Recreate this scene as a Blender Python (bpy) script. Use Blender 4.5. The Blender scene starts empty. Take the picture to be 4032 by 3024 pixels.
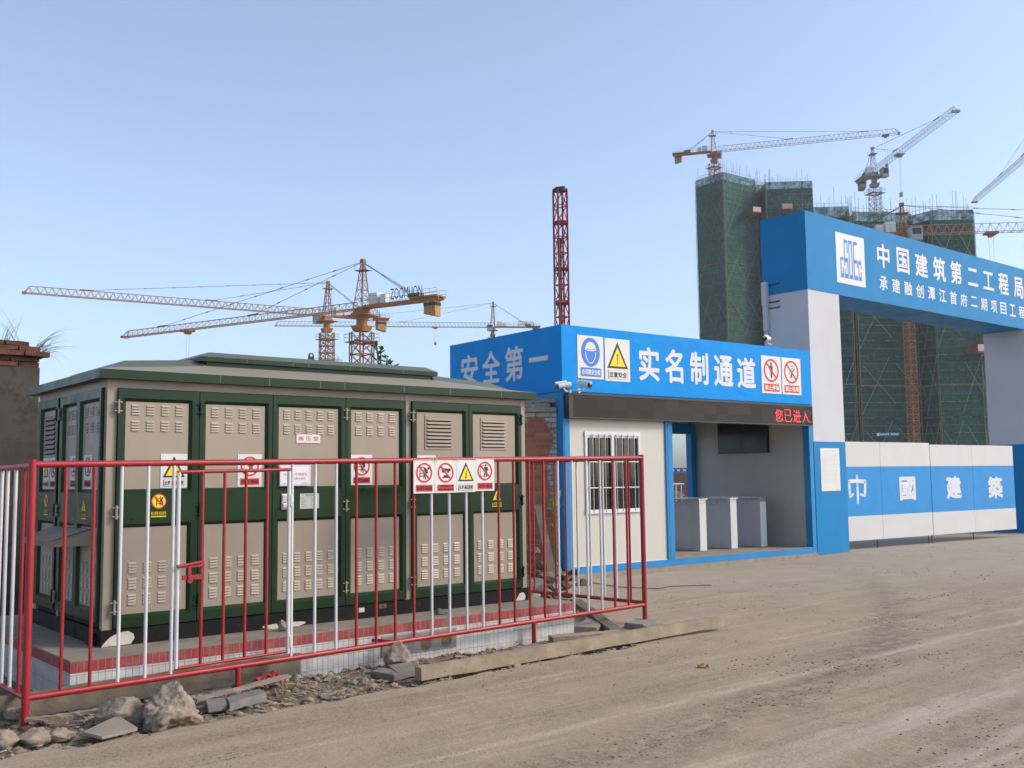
import bpy, bmesh, math, random
from mathutils import Vector, Matrix, noise
from mathutils.bvhtree import BVHTree
R = math.radians
sc = bpy.context.scene
COL = sc.collection
random.seed(7)

# ------------------------------------------------------------------ camera
cd = bpy.data.cameras.new('camera'); cam = bpy.data.objects.new('camera', cd); COL.objects.link(cam)
cd.lens = 35.866; cd.sensor_width = 36; cd.clip_start = .1; cd.clip_end = 5000
PT, RL = .091, .0123
fw = Vector((0, math.cos(PT), math.sin(PT))); up0 = Vector((0, -math.sin(PT), math.cos(PT))); rt0 = Vector((1, 0, 0))
rt = rt0*math.cos(RL) - up0*math.sin(RL); up = rt0*math.sin(RL) + up0*math.cos(RL)
m = Matrix((rt, up, -fw)).transposed().to_4x4(); m.translation = (0, 0, 1.6)
cam.matrix_world = m
sc.camera = cam

# ------------------------------------------------------------------ sky, sun, exposure
SUN_DIR = Vector((1, -.08, 0)).normalized(); SUN_EL = R(35)
w = bpy.data.worlds.new('World'); sc.world = w; w.use_nodes = True
nt = w.node_tree; bg = nt.nodes['Background']
sky = nt.nodes.new('ShaderNodeTexSky'); sky.sky_type = 'NISHITA'; sky.sun_disc = False
sky.sun_elevation = SUN_EL; sky.sun_rotation = math.atan2(SUN_DIR.x, SUN_DIR.y)
sky.altitude = 0; sky.air_density = .9; sky.dust_density = 2.0; sky.ozone_density = 5.0
hs = nt.nodes.new('ShaderNodeHueSaturation'); hs.inputs['Saturation'].default_value = .76; hs.inputs['Hue'].default_value = .495   # hazy air washes the blue out
nt.links.new(sky.outputs[0], hs.inputs['Color']); nt.links.new(hs.outputs[0], bg.inputs[0]); bg.inputs[1].default_value = .15
sl = bpy.data.lights.new('sun', 'SUN'); sun = bpy.data.objects.new('sun', sl); COL.objects.link(sun)
sl.energy = 1.6; sl.angle = R(18); sl.color = (1, .83, .62)
sd = Vector((SUN_DIR.x*math.cos(SUN_EL), SUN_DIR.y*math.cos(SUN_EL), math.sin(SUN_EL)))
sun.rotation_euler = sd.to_track_quat('Z', 'Y').to_euler(); sun.location = (20, -20, 30)
sc.view_settings.view_transform = 'Standard'; sc.view_settings.look = 'None'
sc.view_settings.exposure = .82; sc.view_settings.gamma = 1

# ------------------------------------------------------------------ materials
MATS = {}

def newmat(name):
    mt = bpy.data.materials.new(name); mt.use_nodes = True
    return mt, mt.node_tree, mt.node_tree.nodes['Principled BSDF']
def N(t, kind, **kw):
    n = t.nodes.new(kind)
    for k, v in kw.items():
        if hasattr(n, k): setattr(n, k, v)
        else: n.inputs[k].default_value = v
    return n
def mix(t, fac, a, b, mode='MIX'):
    n = t.nodes.new('ShaderNodeMix'); n.data_type = 'RGBA'; n.blend_type = mode
    for k, v in ((0, fac), (6, a), (7, b)):
        if hasattr(v, 'links'): t.links.new(v, n.inputs[k])
        else: n.inputs[k].default_value = v if k == 0 else (*v[:3], 1)
    return n.outputs[2]
def ramp(t, src, stops):
    n = t.nodes.new('ShaderNodeValToRGB'); e = n.color_ramp.elements
    while len(e) > 1: e.remove(e[-1])
    e[0].position = stops[0][0]; e[0].color = (*([stops[0][1]]*3), 1) if not hasattr(stops[0][1], '__len__') else (*stops[0][1], 1)
    for p, c in stops[1:]:
        x = e.new(p); x.color = (*([c]*3), 1) if not hasattr(c, '__len__') else (*c, 1)
    t.links.new(src, n.inputs[0]); return n.outputs[0]
def math_(t, op, a, b=None, c=None, clamp=False):
    n = t.nodes.new('ShaderNodeMath'); n.operation = op; n.use_clamp = clamp
    for i, v in enumerate((a, b, c)):
        if v is None: continue
        if hasattr(v, 'links'): t.links.new(v, n.inputs[i])
        else: n.inputs[i].default_value = v
    return n.outputs[0]
def tex(t, vec, scale, detail=5, rough=.55, dist=0):
    n = N(t, 'ShaderNodeTexNoise', Scale=scale, Detail=detail, Roughness=rough, Distortion=dist)
    if vec is not None: t.links.new(vec, n.inputs['Vector'])
    return n.outputs[0]
def bump(t, bs, h, strength, dist):
    n = N(t, 'ShaderNodeBump', Strength=strength, Distance=dist)
    t.links.new(h, n.inputs['Height']); t.links.new(n.outputs[0], bs.inputs['Normal']); return n
def pm(name, rgb, rough=.5, metal=0, var=.12, scale=2.5, bmp=0, bscale=60, wear=0, wearcol=(.3, .26, .2), wscale=9, streak=False, spec=.5):
    """painted / plain surface with tonal drift, roughness variation, fine bump and worn or dusty spots"""
    if name in MATS: return MATS[name]
    mt, t, b = newmat(name)
    co = t.nodes.new('ShaderNodeTexCoord').outputs['Object']
    vec = co
    if streak:
        mp = N(t, 'ShaderNodeMapping'); mp.inputs['Scale'].default_value = (1, 1, .12); t.links.new(co, mp.inputs[0]); vec = mp.outputs[0]
    n1 = tex(t, vec, scale)
    f = ramp(t, n1, [(.3, 0), (.7, 1)])
    c = mix(t, f, [x*(1-var) for x in rgb], [min(1, x*(1+var)) for x in rgb])
    if wear:
        n2 = tex(t, co, wscale, 8, .68)
        wm = ramp(t, n2, [(1-wear-.08, 0), (1-wear+.06, 1)])
        c = mix(t, wm, c, wearcol)
    t.links.new(c, b.inputs['Base Color'])
    rr = ramp(t, tex(t, co, scale*3), [(.2, max(.02, rough-.1)), (.8, min(1, rough+.12))])
    t.links.new(rr, b.inputs['Roughness'])
    b.inputs['Metallic'].default_value = metal
    b.inputs['Specular IOR Level'].default_value = spec
    if bmp: bump(t, b, tex(t, co, bscale, 6), bmp, .01)
    MATS[name] = mt; return mt
def emit(name, rgb, s):
    mt, t, b = newmat(name); b.inputs['Base Color'].default_value = (*rgb, 1)
    b.inputs['Emission Color'].default_value = (*rgb, 1); b.inputs['Emission Strength'].default_value = s
    MATS[name] = mt; return mt

M_BEIGE = pm('beige coated panel', (.315, .262, .207), .38, spec=.3, var=.08, scale=2.2, streak=True, bmp=.02, bscale=300, wear=.22, wearcol=(.27, .225, .175), wscale=4)
M_GREEN = pm('dark green enamel', (.005, .026, .007), .33, var=.15, bmp=.02, bscale=250, wear=.14, wearcol=(.02, .04, .02), wscale=20, spec=.3)
M_LOUV_LIT = pm('painted-lit louvre beige', (.35, .295, .235), .4, var=.05, spec=.35)  # lighter than the panel: light caught by the hoods put into the colour
M_ROOFT = pm('roof grey green sheet', (.105, .115, .082), .4, var=.08, scale=1.5, spec=.25)
M_ROOFG = pm('roof grey beige sheet', (.235, .215, .170), .45, spec=.2, var=.06, scale=1.5)
M_BLACK = pm('black tar paint', (.007, .007, .007), .6, spec=.2, var=.3, wear=.3, wearcol=(.10, .09, .075), wscale=26, bmp=.15, bscale=60)
M_DARK = pm('dark void', (.012, .012, .012), .8)
M_WHITEP = pm('white sign board', (.62, .61, .59), .35, var=.03)
M_RED = pm('red fence enamel', (.30, .013, .018), .42, var=.15, wear=.31, wearcol=(.27, .12, .095), wscale=38, bmp=.05, bscale=150)
M_REDD = pm('red sign ink', (.56, .012, .02), .5, var=.05)
M_WHB = pm('white fence enamel', (.58, .57, .57), .42, var=.06, wear=.27, wearcol=(.42, .30, .28), wscale=30, bmp=.05, bscale=150)
M_INK = pm('black ink', (.015, .015, .015), .5)
M_INKB = pm('blue ink', (.012, .16, .55), .45)
M_YEL = pm('yellow ink', (.80, .58, .01), .45, var=.05)
M_PINK = pm('pink paper ink', (.60, .16, .24), .6)
M_PAPER = pm('paper', (.68, .68, .74), .6, var=.03)
M_STEEL = pm('brushed stainless steel', (.5, .48, .45), .3, metal=.9, var=.1)
M_ALU = pm('aluminium name plate', (.42, .44, .42), .45, metal=.3)
M_GALV = pm('galvanised grey', (.40, .40, .39), .5, metal=.3, var=.12)
M_CONC = pm('dusty concrete', (.25, .21, .168), .92, var=.16, scale=5, bmp=.35, bscale=45, wear=.22, wearcol=(.17, .145, .115), wscale=12)
M_CONCG = pm('grey concrete', (.22, .212, .195), .92, var=.2, scale=6, bmp=.4, bscale=50)
M_STONE = pm('dusty broken stone', (.24, .192, .145), .95, var=.3, scale=6, bmp=.8, bscale=30, wear=.3, wearcol=(.13, .105, .08), wscale=9)
M_PAVER = pm('grey paving brick', (.165, .155, .14), .9, var=.2, scale=8, bmp=.4, bscale=70, wear=.35, wearcol=(.24, .2, .16), wscale=8)
M_BLUE = pm('blue steel frame', (.016, .20, .46), .42, spec=.3, var=.1, scale=2, wear=.2, wearcol=(.12, .22, .32), wscale=9)
M_BLUEF = pm('bright blue fascia sheet', (.0, .245, .66), .45, var=.07, scale=1.2, spec=.12)
M_BLUEG = pm('gate blue paint', (.010, .19, .43), .5, spec=.15, var=.06, scale=1.0, bmp=.04, bscale=40)
M_BLUEL = pm('gate leaf blue sheet', (.03, .24, .56), .45, var=.05, spec=.2)
M_WALL = pm('white rendered pillar', (.49, .50, .53), .7, var=.05, scale=1.0, bmp=.08, bscale=40, wear=.2, wearcol=(.46, .46, .47), wscale=2)
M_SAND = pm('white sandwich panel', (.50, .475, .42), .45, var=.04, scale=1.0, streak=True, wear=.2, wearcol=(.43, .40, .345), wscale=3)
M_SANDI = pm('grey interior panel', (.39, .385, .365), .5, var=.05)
M_LEAFW = pm('white gate leaf sheet', (.53, .525, .52), .4, var=.035, scale=1.5, wear=.16, wearcol=(.50, .485, .475), wscale=3)
M_LETW = pm('white lettering vinyl', (.60, .61, .645), .45, var=.02)
M_TIMB = pm('weathered timber', (.275, .218, .148), .85, var=.22, scale=6, bmp=.4, bscale=40, wear=.3, wearcol=(.15, .118, .08), wscale=7)
M_TIMG = pm('grey weathered board', (.165, .135, .10), .9, var=.2, scale=5, bmp=.4, bscale=35, wear=.35, wearcol=(.11, .09, .068), wscale=6)
M_TIMD = pm('dark wet timber', (.12, .098, .075), .9, var=.3, scale=7, bmp=.4, bscale=40)
M_GREYB = pm('turnstile grey side', (.46, .475, .51), .4, var=.06)
M_GREYL = pm('turnstile light side', (.42, .44, .48), .4, var=.05)
M_TURNW = pm('turnstile white face', (.54, .56, .58), .35, var=.03)
M_SCREEN = pm('dead television screen', (.006, .007, .009), .2)
M_TVF = pm('black plastic bezel', (.012, .012, .013), .35)
M_SOIL = pm('dark soil', (.14, .105, .075), .97, var=.35, scale=8, bmp=1, bscale=40)
M_CRY = pm('crane ochre paint', (.275, .10, .014), .55, var=.2, scale=.5, wear=.3, wearcol=(.28, .11, .03), wscale=1.5)
M_CRJ_HAZE = pm('crane jib haze-tinted orange', (.33, .165, .085), .6, var=.15, scale=.4)  # orange paled in the colour itself to imitate haze
M_CRP_HAZE = pm('crane jib haze-tinted grey pink', (.36, .31, .31), .6, var=.12, scale=.4)  # distance haze painted into the jib colour
M_CRG = pm('crane grey white', (.24, .228, .215), .6, var=.15, scale=.4)
M_CAB = pm('crane cab grey', (.30, .32, .33), .35)
M_CABX = pm('crane white cabinet', (.60, .61, .62), .5)
M_CWT = pm('counterweight stone', (.36, .20, .06), .8, var=.25)
M_CABLE = pm('dark cable', (.05, .045, .045), .6)
M_RIG = pm('red rig lattice', (.26, .022, .022), .55, var=.2, wear=.3, wearcol=(.12, .02, .02), wscale=4)
M_RIGD = pm('dark rig hose', (.03, .025, .025), .6)
M_BAMB = pm('scaffold pole yellow', (.15, .135, .06), .7, var=.3)
M_BRACE = pm('scaffold pole grey green', (.17, .22, .165), .7, var=.25)
M_REB = pm('rebar grey', (.19, .19, .19), .7)
M_PLAT = pm('rust platform', (.20, .065, .04), .7, var=.3)
M_ROSEW = pm('pink white plastic', (.45, .30, .28), .5)
M_REDBAG = pm('red plastic bag', (.34, .03, .03), .35, var=.3, scale=20)
M_BLUEBAG = pm('blue plastic wrapper', (.03, .2, .42), .35, var=.3, scale=20)
M_LEAF = pm('leaf green', (.045, .085, .025), .5, var=.35, scale=8)
M_LEAFY = pm('young leaf yellow green', (.20, .30, .04), .45, var=.2)
M_BARK = pm('bark', (.09, .065, .045), .9)
M_STRAW = pm('dry grass', (.24, .22, .12), .8, var=.3, scale=10)
M_LED = emit('red led dot', (1, .04, .05), 1.3)
M_HAZB = pm('far site blue hoarding', (.05, .10, .36), .6)
M_MOUND = pm('far earth mound', (.12, .105, .085), .95, var=.3, scale=.4)

def wrinkle(mt, scale, st):
    t = mt.node_tree; b = t.nodes['Principled BSDF']; ob = t.nodes.new('ShaderNodeTexCoord').outputs['Object']
    bump(t, b, tex(t, ob, scale, 3, .5, .6), st, .06)
wrinkle(M_BLUEF, 1.6, .35); wrinkle(M_LEAFW, 1.3, .12); wrinkle(M_BLUEL, 1.3, .12); wrinkle(M_SAND, 1.2, .08)
def mat_panel_led():
    mt, t, b = newmat('led matrix face')
    uv = t.nodes.new('ShaderNodeTexCoord').outputs['UV']
    br = N(t, 'ShaderNodeTexBrick', Scale=1, offset=0.0); t.links.new(uv, br.inputs['Vector'])
    br.inputs['Brick Width'].default_value = .32; br.inputs['Row Height'].default_value = .16; br.inputs['Mortar Size'].default_value = .0015
    br.inputs['Color1'].default_value = (.014, .0125, .011, 1); br.inputs['Color2'].default_value = (.034, .030, .025, 1); br.inputs['Mortar'].default_value = (.008, .008, .007, 1)
    ck = N(t, 'ShaderNodeTexChecker', Scale=100); t.links.new(uv, ck.inputs['Vector'])
    c = mix(t, .12, br.outputs[0], ck.outputs[0], 'MULTIPLY')
    t.links.new(c, b.inputs['Base Color']); b.inputs['Roughness'].default_value = .6; b.inputs['Specular IOR Level'].default_value = .25
    bump(t, b, ck.outputs[1], .2, .002); return mt
M_LEDF = mat_panel_led()

def mat_tiles(name, c1, c2, mortar, bw, rh, ms=.003):
    mt, t, b = newmat(name)
    uv = t.nodes.new('ShaderNodeTexCoord').outputs['UV']; ob = t.nodes.new('ShaderNodeTexCoord').outputs['Object']
    br = N(t, 'ShaderNodeTexBrick', Scale=1, offset=0.0); t.links.new(uv, br.inputs['Vector'])
    br.inputs['Brick Width'].default_value = bw; br.inputs['Row Height'].default_value = rh; br.inputs['Mortar Size'].default_value = ms; br.inputs['Mortar Smooth'].default_value = .2
    br.inputs['Color1'].default_value = (*c1, 1); br.inputs['Color2'].default_value = (*c2, 1); br.inputs['Mortar'].default_value = (*mortar, 1)
    d = ramp(t, tex(t, ob, 7, 8, .7), [(.47, .04), (.74, .65)])
    c = mix(t, d, br.outputs[0], (.28, .225, .18))
    t.links.new(c, b.inputs['Base Color']); b.inputs['Roughness'].default_value = .42
    bump(t, b, math_(t, 'SUBTRACT', 1, br.outputs[1]), .5, .003); return mt
M_TILER = mat_tiles('red strip tile', (.27, .022, .03), (.33, .035, .04), (.26, .18, .15), .05, .2, .0025)
M_TILEW = mat_tiles('white strip tile', (.50, .49, .48), (.56, .55, .54), (.20, .185, .17), .05, .105, .0022)

def mat_brick():
    mt, t, b = newmat('old brick wall')
    uv = t.nodes.new('ShaderNodeTexCoord').outputs['UV']; ob = t.nodes.new('ShaderNodeTexCoord').outputs['Object']
    wob = N(t, 'ShaderNodeTexNoise', Scale=6, Detail=3); t.links.new(ob, wob.inputs[0])
    v = N(t, 'ShaderNodeVectorMath', operation='MULTIPLY_ADD'); v.inputs[1].default_value = (.035, .035, 0)
    t.links.new(wob.outputs[1], v.inputs[0]); t.links.new(uv, v.inputs[2])
    br = N(t, 'ShaderNodeTexBrick', Scale=1); t.links.new(v.outputs[0], br.inputs['Vector'])
    br.inputs['Brick Width'].default_value = .24; br.inputs['Row Height'].default_value = .082; br.inputs['Mortar Size'].default_value = .009; br.inputs['Mortar Smooth'].default_value = .3
    br.inputs['Color1'].default_value = (.25, .066, .036, 1); br.inputs['Color2'].default_value = (.36, .125, .07, 1); br.inputs['Mortar'].default_value = (.20, .16, .13, 1)
    br2 = N(t, 'ShaderNodeTexBrick', Scale=1); t.links.new(v.outputs[0], br2.inputs['Vector'])
    for k, x in (('Brick Width', .24), ('Row Height', .082), ('Mortar Size', .007)): br2.inputs[k].default_value = x
    br2.inputs['Color1'].default_value = (.27, .27, .26, 1); br2.inputs['Color2'].default_value = (.36, .35, .33, 1); br2.inputs['Mortar'].default_value = (.13, .125, .12, 1)
    sp = t.nodes.new('ShaderNodeSeparateXYZ'); t.links.new(uv, sp.inputs[0])
    # the white skim survives along the top course and at the right hand end
    zz = math_(t, 'MULTIPLY', math_(t, 'SUBTRACT', sp.outputs[1], 2.46), 1.8)
    xx = math_(t, 'MULTIPLY', math_(t, 'SUBTRACT', sp.outputs[0], 1.64), 2.8)
    k = math_(t, 'ADD', math_(t, 'MAXIMUM', zz, xx), math_(t, 'MULTIPLY', math_(t, 'SUBTRACT', tex(t, ob, 3.2, 6, .6), .5), 1.7))
    k = math_(t, 'ADD', k, math_(t, 'MULTIPLY', math_(t, 'SUBTRACT', tex(t, ob, 11, 6, .7), .5), .9))
    mk = ramp(t, k, [(.02, 0), (.05, 1)])
    c = mix(t, mk, br.outputs[0], br2.outputs[0])
    c = mix(t, ramp(t, tex(t, ob, 14, 8, .7), [(.5, 0), (.75, .6)]), c, (.16, .13, .11))
    t.links.new(c, b.inputs['Base Color']); b.inputs['Roughness'].default_value = .95
    h = math_(t, 'ADD', math_(t, 'SUBTRACT', 1, br.outputs[1]), math_(t, 'MULTIPLY', tex(t, ob, 30, 6), .6))
    bump(t, b, h, .9, .012); return mt
M_BRICK = mat_brick()
M_BRCAP = pm('weathered brick', (.105, .04, .027), .95, var=.4, scale=9, bmp=.8, bscale=35, wear=.4, wearcol=(.10, .075, .055), wscale=12)
M_PLAST = pm('old stained plaster', (.060, .052, .042), .97, var=.3, scale=2.2, bmp=.5, bscale=14, wear=.42, wearcol=(.026, .025, .023), wscale=4.5)

def mat_net(name, rgb, rgb2, alpha, sc_=1):
    mt, t, b = newmat(name)
    ob = t.nodes.new('ShaderNodeTexCoord').outputs['Object']; uv = t.nodes.new('ShaderNodeTexCoord').outputs['UV']
    br = N(t, 'ShaderNodeTexBrick', Scale=1, offset=.5); t.links.new(uv, br.inputs['Vector'])
    br.inputs['Brick Width'].default_value = 5.5; br.inputs['Row Height'].default_value = 1.5; br.inputs['Mortar Size'].default_value = .11; br.inputs['Mortar Smooth'].default_value = .5
    br.inputs['Color1'].default_value = (*rgb, 1); br.inputs['Color2'].default_value = (*rgb2, 1); br.inputs['Mortar'].default_value = (*[x*.28 for x in rgb], 1)
    c = mix(t, ramp(t, tex(t, ob, .35, 8, .65), [(.3, 0), (.72, 1)]), br.outputs[0], [x*.5 for x in rgb])
    c = mix(t, ramp(t, tex(t, ob, 1.6, 6, .7), [(.5, 0), (.7, .55)]), c, [min(1, x*1.7) for x in rgb2])
    t.links.new(c, b.inputs['Base Color']); b.inputs['Roughness'].default_value = .85
    b.inputs['Specular IOR Level'].default_value = .2
    if alpha < 1:
        a = ramp(t, tex(t, ob, .9, 5, .6), [(.35, max(0, alpha-.3)), (.65, min(1, alpha+.25))])
        t.links.new(a, b.inputs['Alpha'])
    bump(t, b, tex(t, ob, 1.2, 4), .6, .3); return mt
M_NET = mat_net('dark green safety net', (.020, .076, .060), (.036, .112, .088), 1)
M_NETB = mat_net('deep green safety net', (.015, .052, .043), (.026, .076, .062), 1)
M_NETT = mat_net('new sheer green net', (.022, .095, .078), (.035, .135, .108), .93)

def mat_glass():
    mt, t, b = newmat('dark window pane'); b.inputs['Base Color'].default_value = (.016, .018, .018, 1)
    b.inputs['Roughness'].default_value = .06; return mt
M_GLASS = mat_glass()

FO = Vector((-3.3244, 7.08, 0)); FYAW = .8467
RDIR = Vector((.76, .65, 0)).normalized()
def mat_ground():
    mt, t, b = newmat('dirt road')
    ob = t.nodes.new('ShaderNodeTexCoord').outputs['Object']
    rot = N(t, 'ShaderNodeMapping', vector_type='TEXTURE'); rot.inputs['Rotation'].default_value = (0, 0, math.atan2(RDIR.y, RDIR.x)); t.links.new(ob, rot.inputs[0])
    st = N(t, 'ShaderNodeMapping'); st.inputs['Scale'].default_value = (.12, 1.7, 1); t.links.new(rot.outputs[0], st.inputs[0])
    big = tex(t, ob, .35, 6, .6); med = tex(t, ob, 2.2, 8, .65); fine = tex(t, ob, 26, 8, .7); grit = tex(t, ob, 120, 4, .7)
    streak = tex(t, st.outputs[0], 1.3, 7, .62); streak2 = tex(t, st.outputs[0], 4.2, 5, .6)
    c = mix(t, ramp(t, big, [(.35, 0), (.65, 1)]), (.35, .275, .196), (.31, .247, .180))
    c = mix(t, ramp(t, med, [(.4, 0), (.72, .6)]), c, (.265, .213, .157))
    c = mix(t, ramp(t, streak, [(.50, 0), (.66, .6)]), c, (.215, .172, .122))
    c = mix(t, ramp(t, streak2, [(.54, 0), (.66, .55)]), c, (.41, .34, .26))
    c = mix(t, ramp(t, fine, [(.55, 0), (.72, .5)]), c, (.18, .148, .113))
    c = mix(t, ramp(t, grit, [(.60, 0), (.74, .55)]), c, (.14, .125, .10))
    # wheel tracks: a curving band of dark churned soil, pale rubbed bands beside it
    rs = t.nodes.new('ShaderNodeSeparateXYZ'); t.links.new(rot.outputs[0], rs.inputs[0]); al, ac = rs.outputs[0], rs.outputs[1]
    e_ = math_(t, 'MAXIMUM', math_(t, 'SUBTRACT', al, 4), 0)
    wv = math_(t, 'MULTIPLY', math_(t, 'SUBTRACT', med, .5), .9)
    acw = math_(t, 'ADD', math_(t, 'SUBTRACT', ac, math_(t, 'MULTIPLY', math_(t, 'MULTIPLY', e_, e_), .040)), wv)
    def band(v, c0, wd, soft): return ramp(t, math_(t, 'ABSOLUTE', math_(t, 'SUBTRACT', v, c0)), [(wd, 1), (wd+soft, 0)])
    c = mix(t, math_(t, 'MULTIPLY', band(acw, 4.25, .10, .32), ramp(t, tex(t, ob, 9, 8, .75), [(.40, 0), (.62, .8)])), c, (.15, .118, .084))
    c = mix(t, math_(t, 'MULTIPLY', band(acw, 2.95, .05, .30), ramp(t, tex(t, ob, 9, 8, .75), [(.45, 0), (.66, .65)])), c, (.17, .135, .098))
    wl = math_(t, 'ADD', ac, math_(t, 'MULTIPLY', wv, .22))
    c = mix(t, math_(t, 'MULTIPLY', band(wl, 3.5, .10, .14), ramp(t, streak2, [(.35, .1), (.6, .75)])), c, (.42, .36, .285))
    c = mix(t, math_(t, 'MULTIPLY', band(wl, 4.88, .012, .05), ramp(t, med, [(.4, .2), (.6, .7)])), c, (.44, .37, .29))
    c = mix(t, math_(t, 'MULTIPLY', band(wl, 2.65, .16, .25), ramp(t, streak2, [(.4, 0), (.62, .6)])), c, (.42, .36, .285))
    # crumbs of darker soil: many small specks, denser in patches along the wheel tracks
    for sc_v, thr, lim, colr in ((17, .16, .50, (.085, .07, .052)), (42, .20, .44, (.11, .092, .07))):
        vo = N(t, 'ShaderNodeTexVoronoi', Scale=sc_v); t.links.new(ob, vo.inputs['Vector'])
        dens = math_(t, 'ADD', math_(t, 'MULTIPLY', streak, .55), math_(t, 'MULTIPLY', med, .45))
        dots = math_(t, 'MULTIPLY', ramp(t, vo.outputs['Distance'], [(thr, 1), (thr+.12, 0)]), ramp(t, dens, [(lim, 0), (lim+.16, .9)]))
        c = mix(t, dots, c, colr)
    # concrete apron before the gate house
    sp = t.nodes.new('ShaderNodeSeparateXYZ'); t.links.new(ob, sp.inputs[0])
    ap = math_(t, 'ADD', math_(t, 'MULTIPLY', sp.outputs[1], .25), math_(t, 'ADD', math_(t, 'MULTIPLY', sp.outputs[0], -.05), math_(t, 'MULTIPLY', big, 1.2)))
    apm = ramp(t, math_(t, 'SUBTRACT', ap, 3.6), [(0, 0), (.9, .85)])
    cc = mix(t, ramp(t, med, [(.35, 0), (.7, 1)]), (.34, .295, .232), (.29, .258, .208))
    c = mix(t, apm, c, cc)
    # bare dark earth between the fence and the road edge
    fr = N(t, 'ShaderNodeMapping', vector_type='TEXTURE'); fr.inputs['Location'].default_value = FO; fr.inputs['Rotation'].default_value = (0, 0, math.pi/2-FYAW); t.links.new(ob, fr.inputs[0])
    fs = t.nodes.new('ShaderNodeSeparateXYZ'); t.links.new(fr.outputs[0], fs.inputs[0])
    wob = math_(t, 'MULTIPLY', math_(t, 'SUBTRACT', tex(t, ob, 3.5, 6, .6), .5), .5)
    a1 = math_(t, 'ADD', math_(t, 'ADD', fs.outputs[1], .88), wob)
    a2 = math_(t, 'SUBTRACT', math_(t, 'SUBTRACT', 2.6, fs.outputs[1]), wob)
    a3 = math_(t, 'SUBTRACT', math_(t, 'SUBTRACT', 5.2, fs.outputs[0]), wob)
    mm = math_(t, 'MINIMUM', math_(t, 'MINIMUM', a1, a2), a3)
    mk = ramp(t, mm, [(0, 0), (.07, 1)])
    soil = mix(t, ramp(t, tex(t, ob, 7, 8, .7), [(.35, 0), (.65, 1)]), (.095, .072, .048), (.21, .165, .118))
    soil = mix(t, ramp(t, grit, [(.55, 0), (.75, .8)]), soil, (.34, .285, .22))
    c = mix(t, mk, c, soil)
    vs_ = t.nodes.new('ShaderNodeVectorMath'); vs_.operation = 'MULTIPLY'; t.links.new(c, vs_.inputs[0]); vs_.inputs[1].default_value = (1.10, 1.095, 1.085); t.links.new(vs_.outputs[0], b.inputs['Base Color']); b.inputs['Roughness'].default_value = .97; b.inputs['Specular IOR Level'].default_value = .15
    h = math_(t, 'ADD', math_(t, 'MULTIPLY', fine, .6), math_(t, 'ADD', math_(t, 'MULTIPLY', grit, .25), math_(t, 'MULTIPLY', streak2, .5)))
    bump(t, b, h, .75, .03); return mt
M_GROUND = mat_ground()

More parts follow.
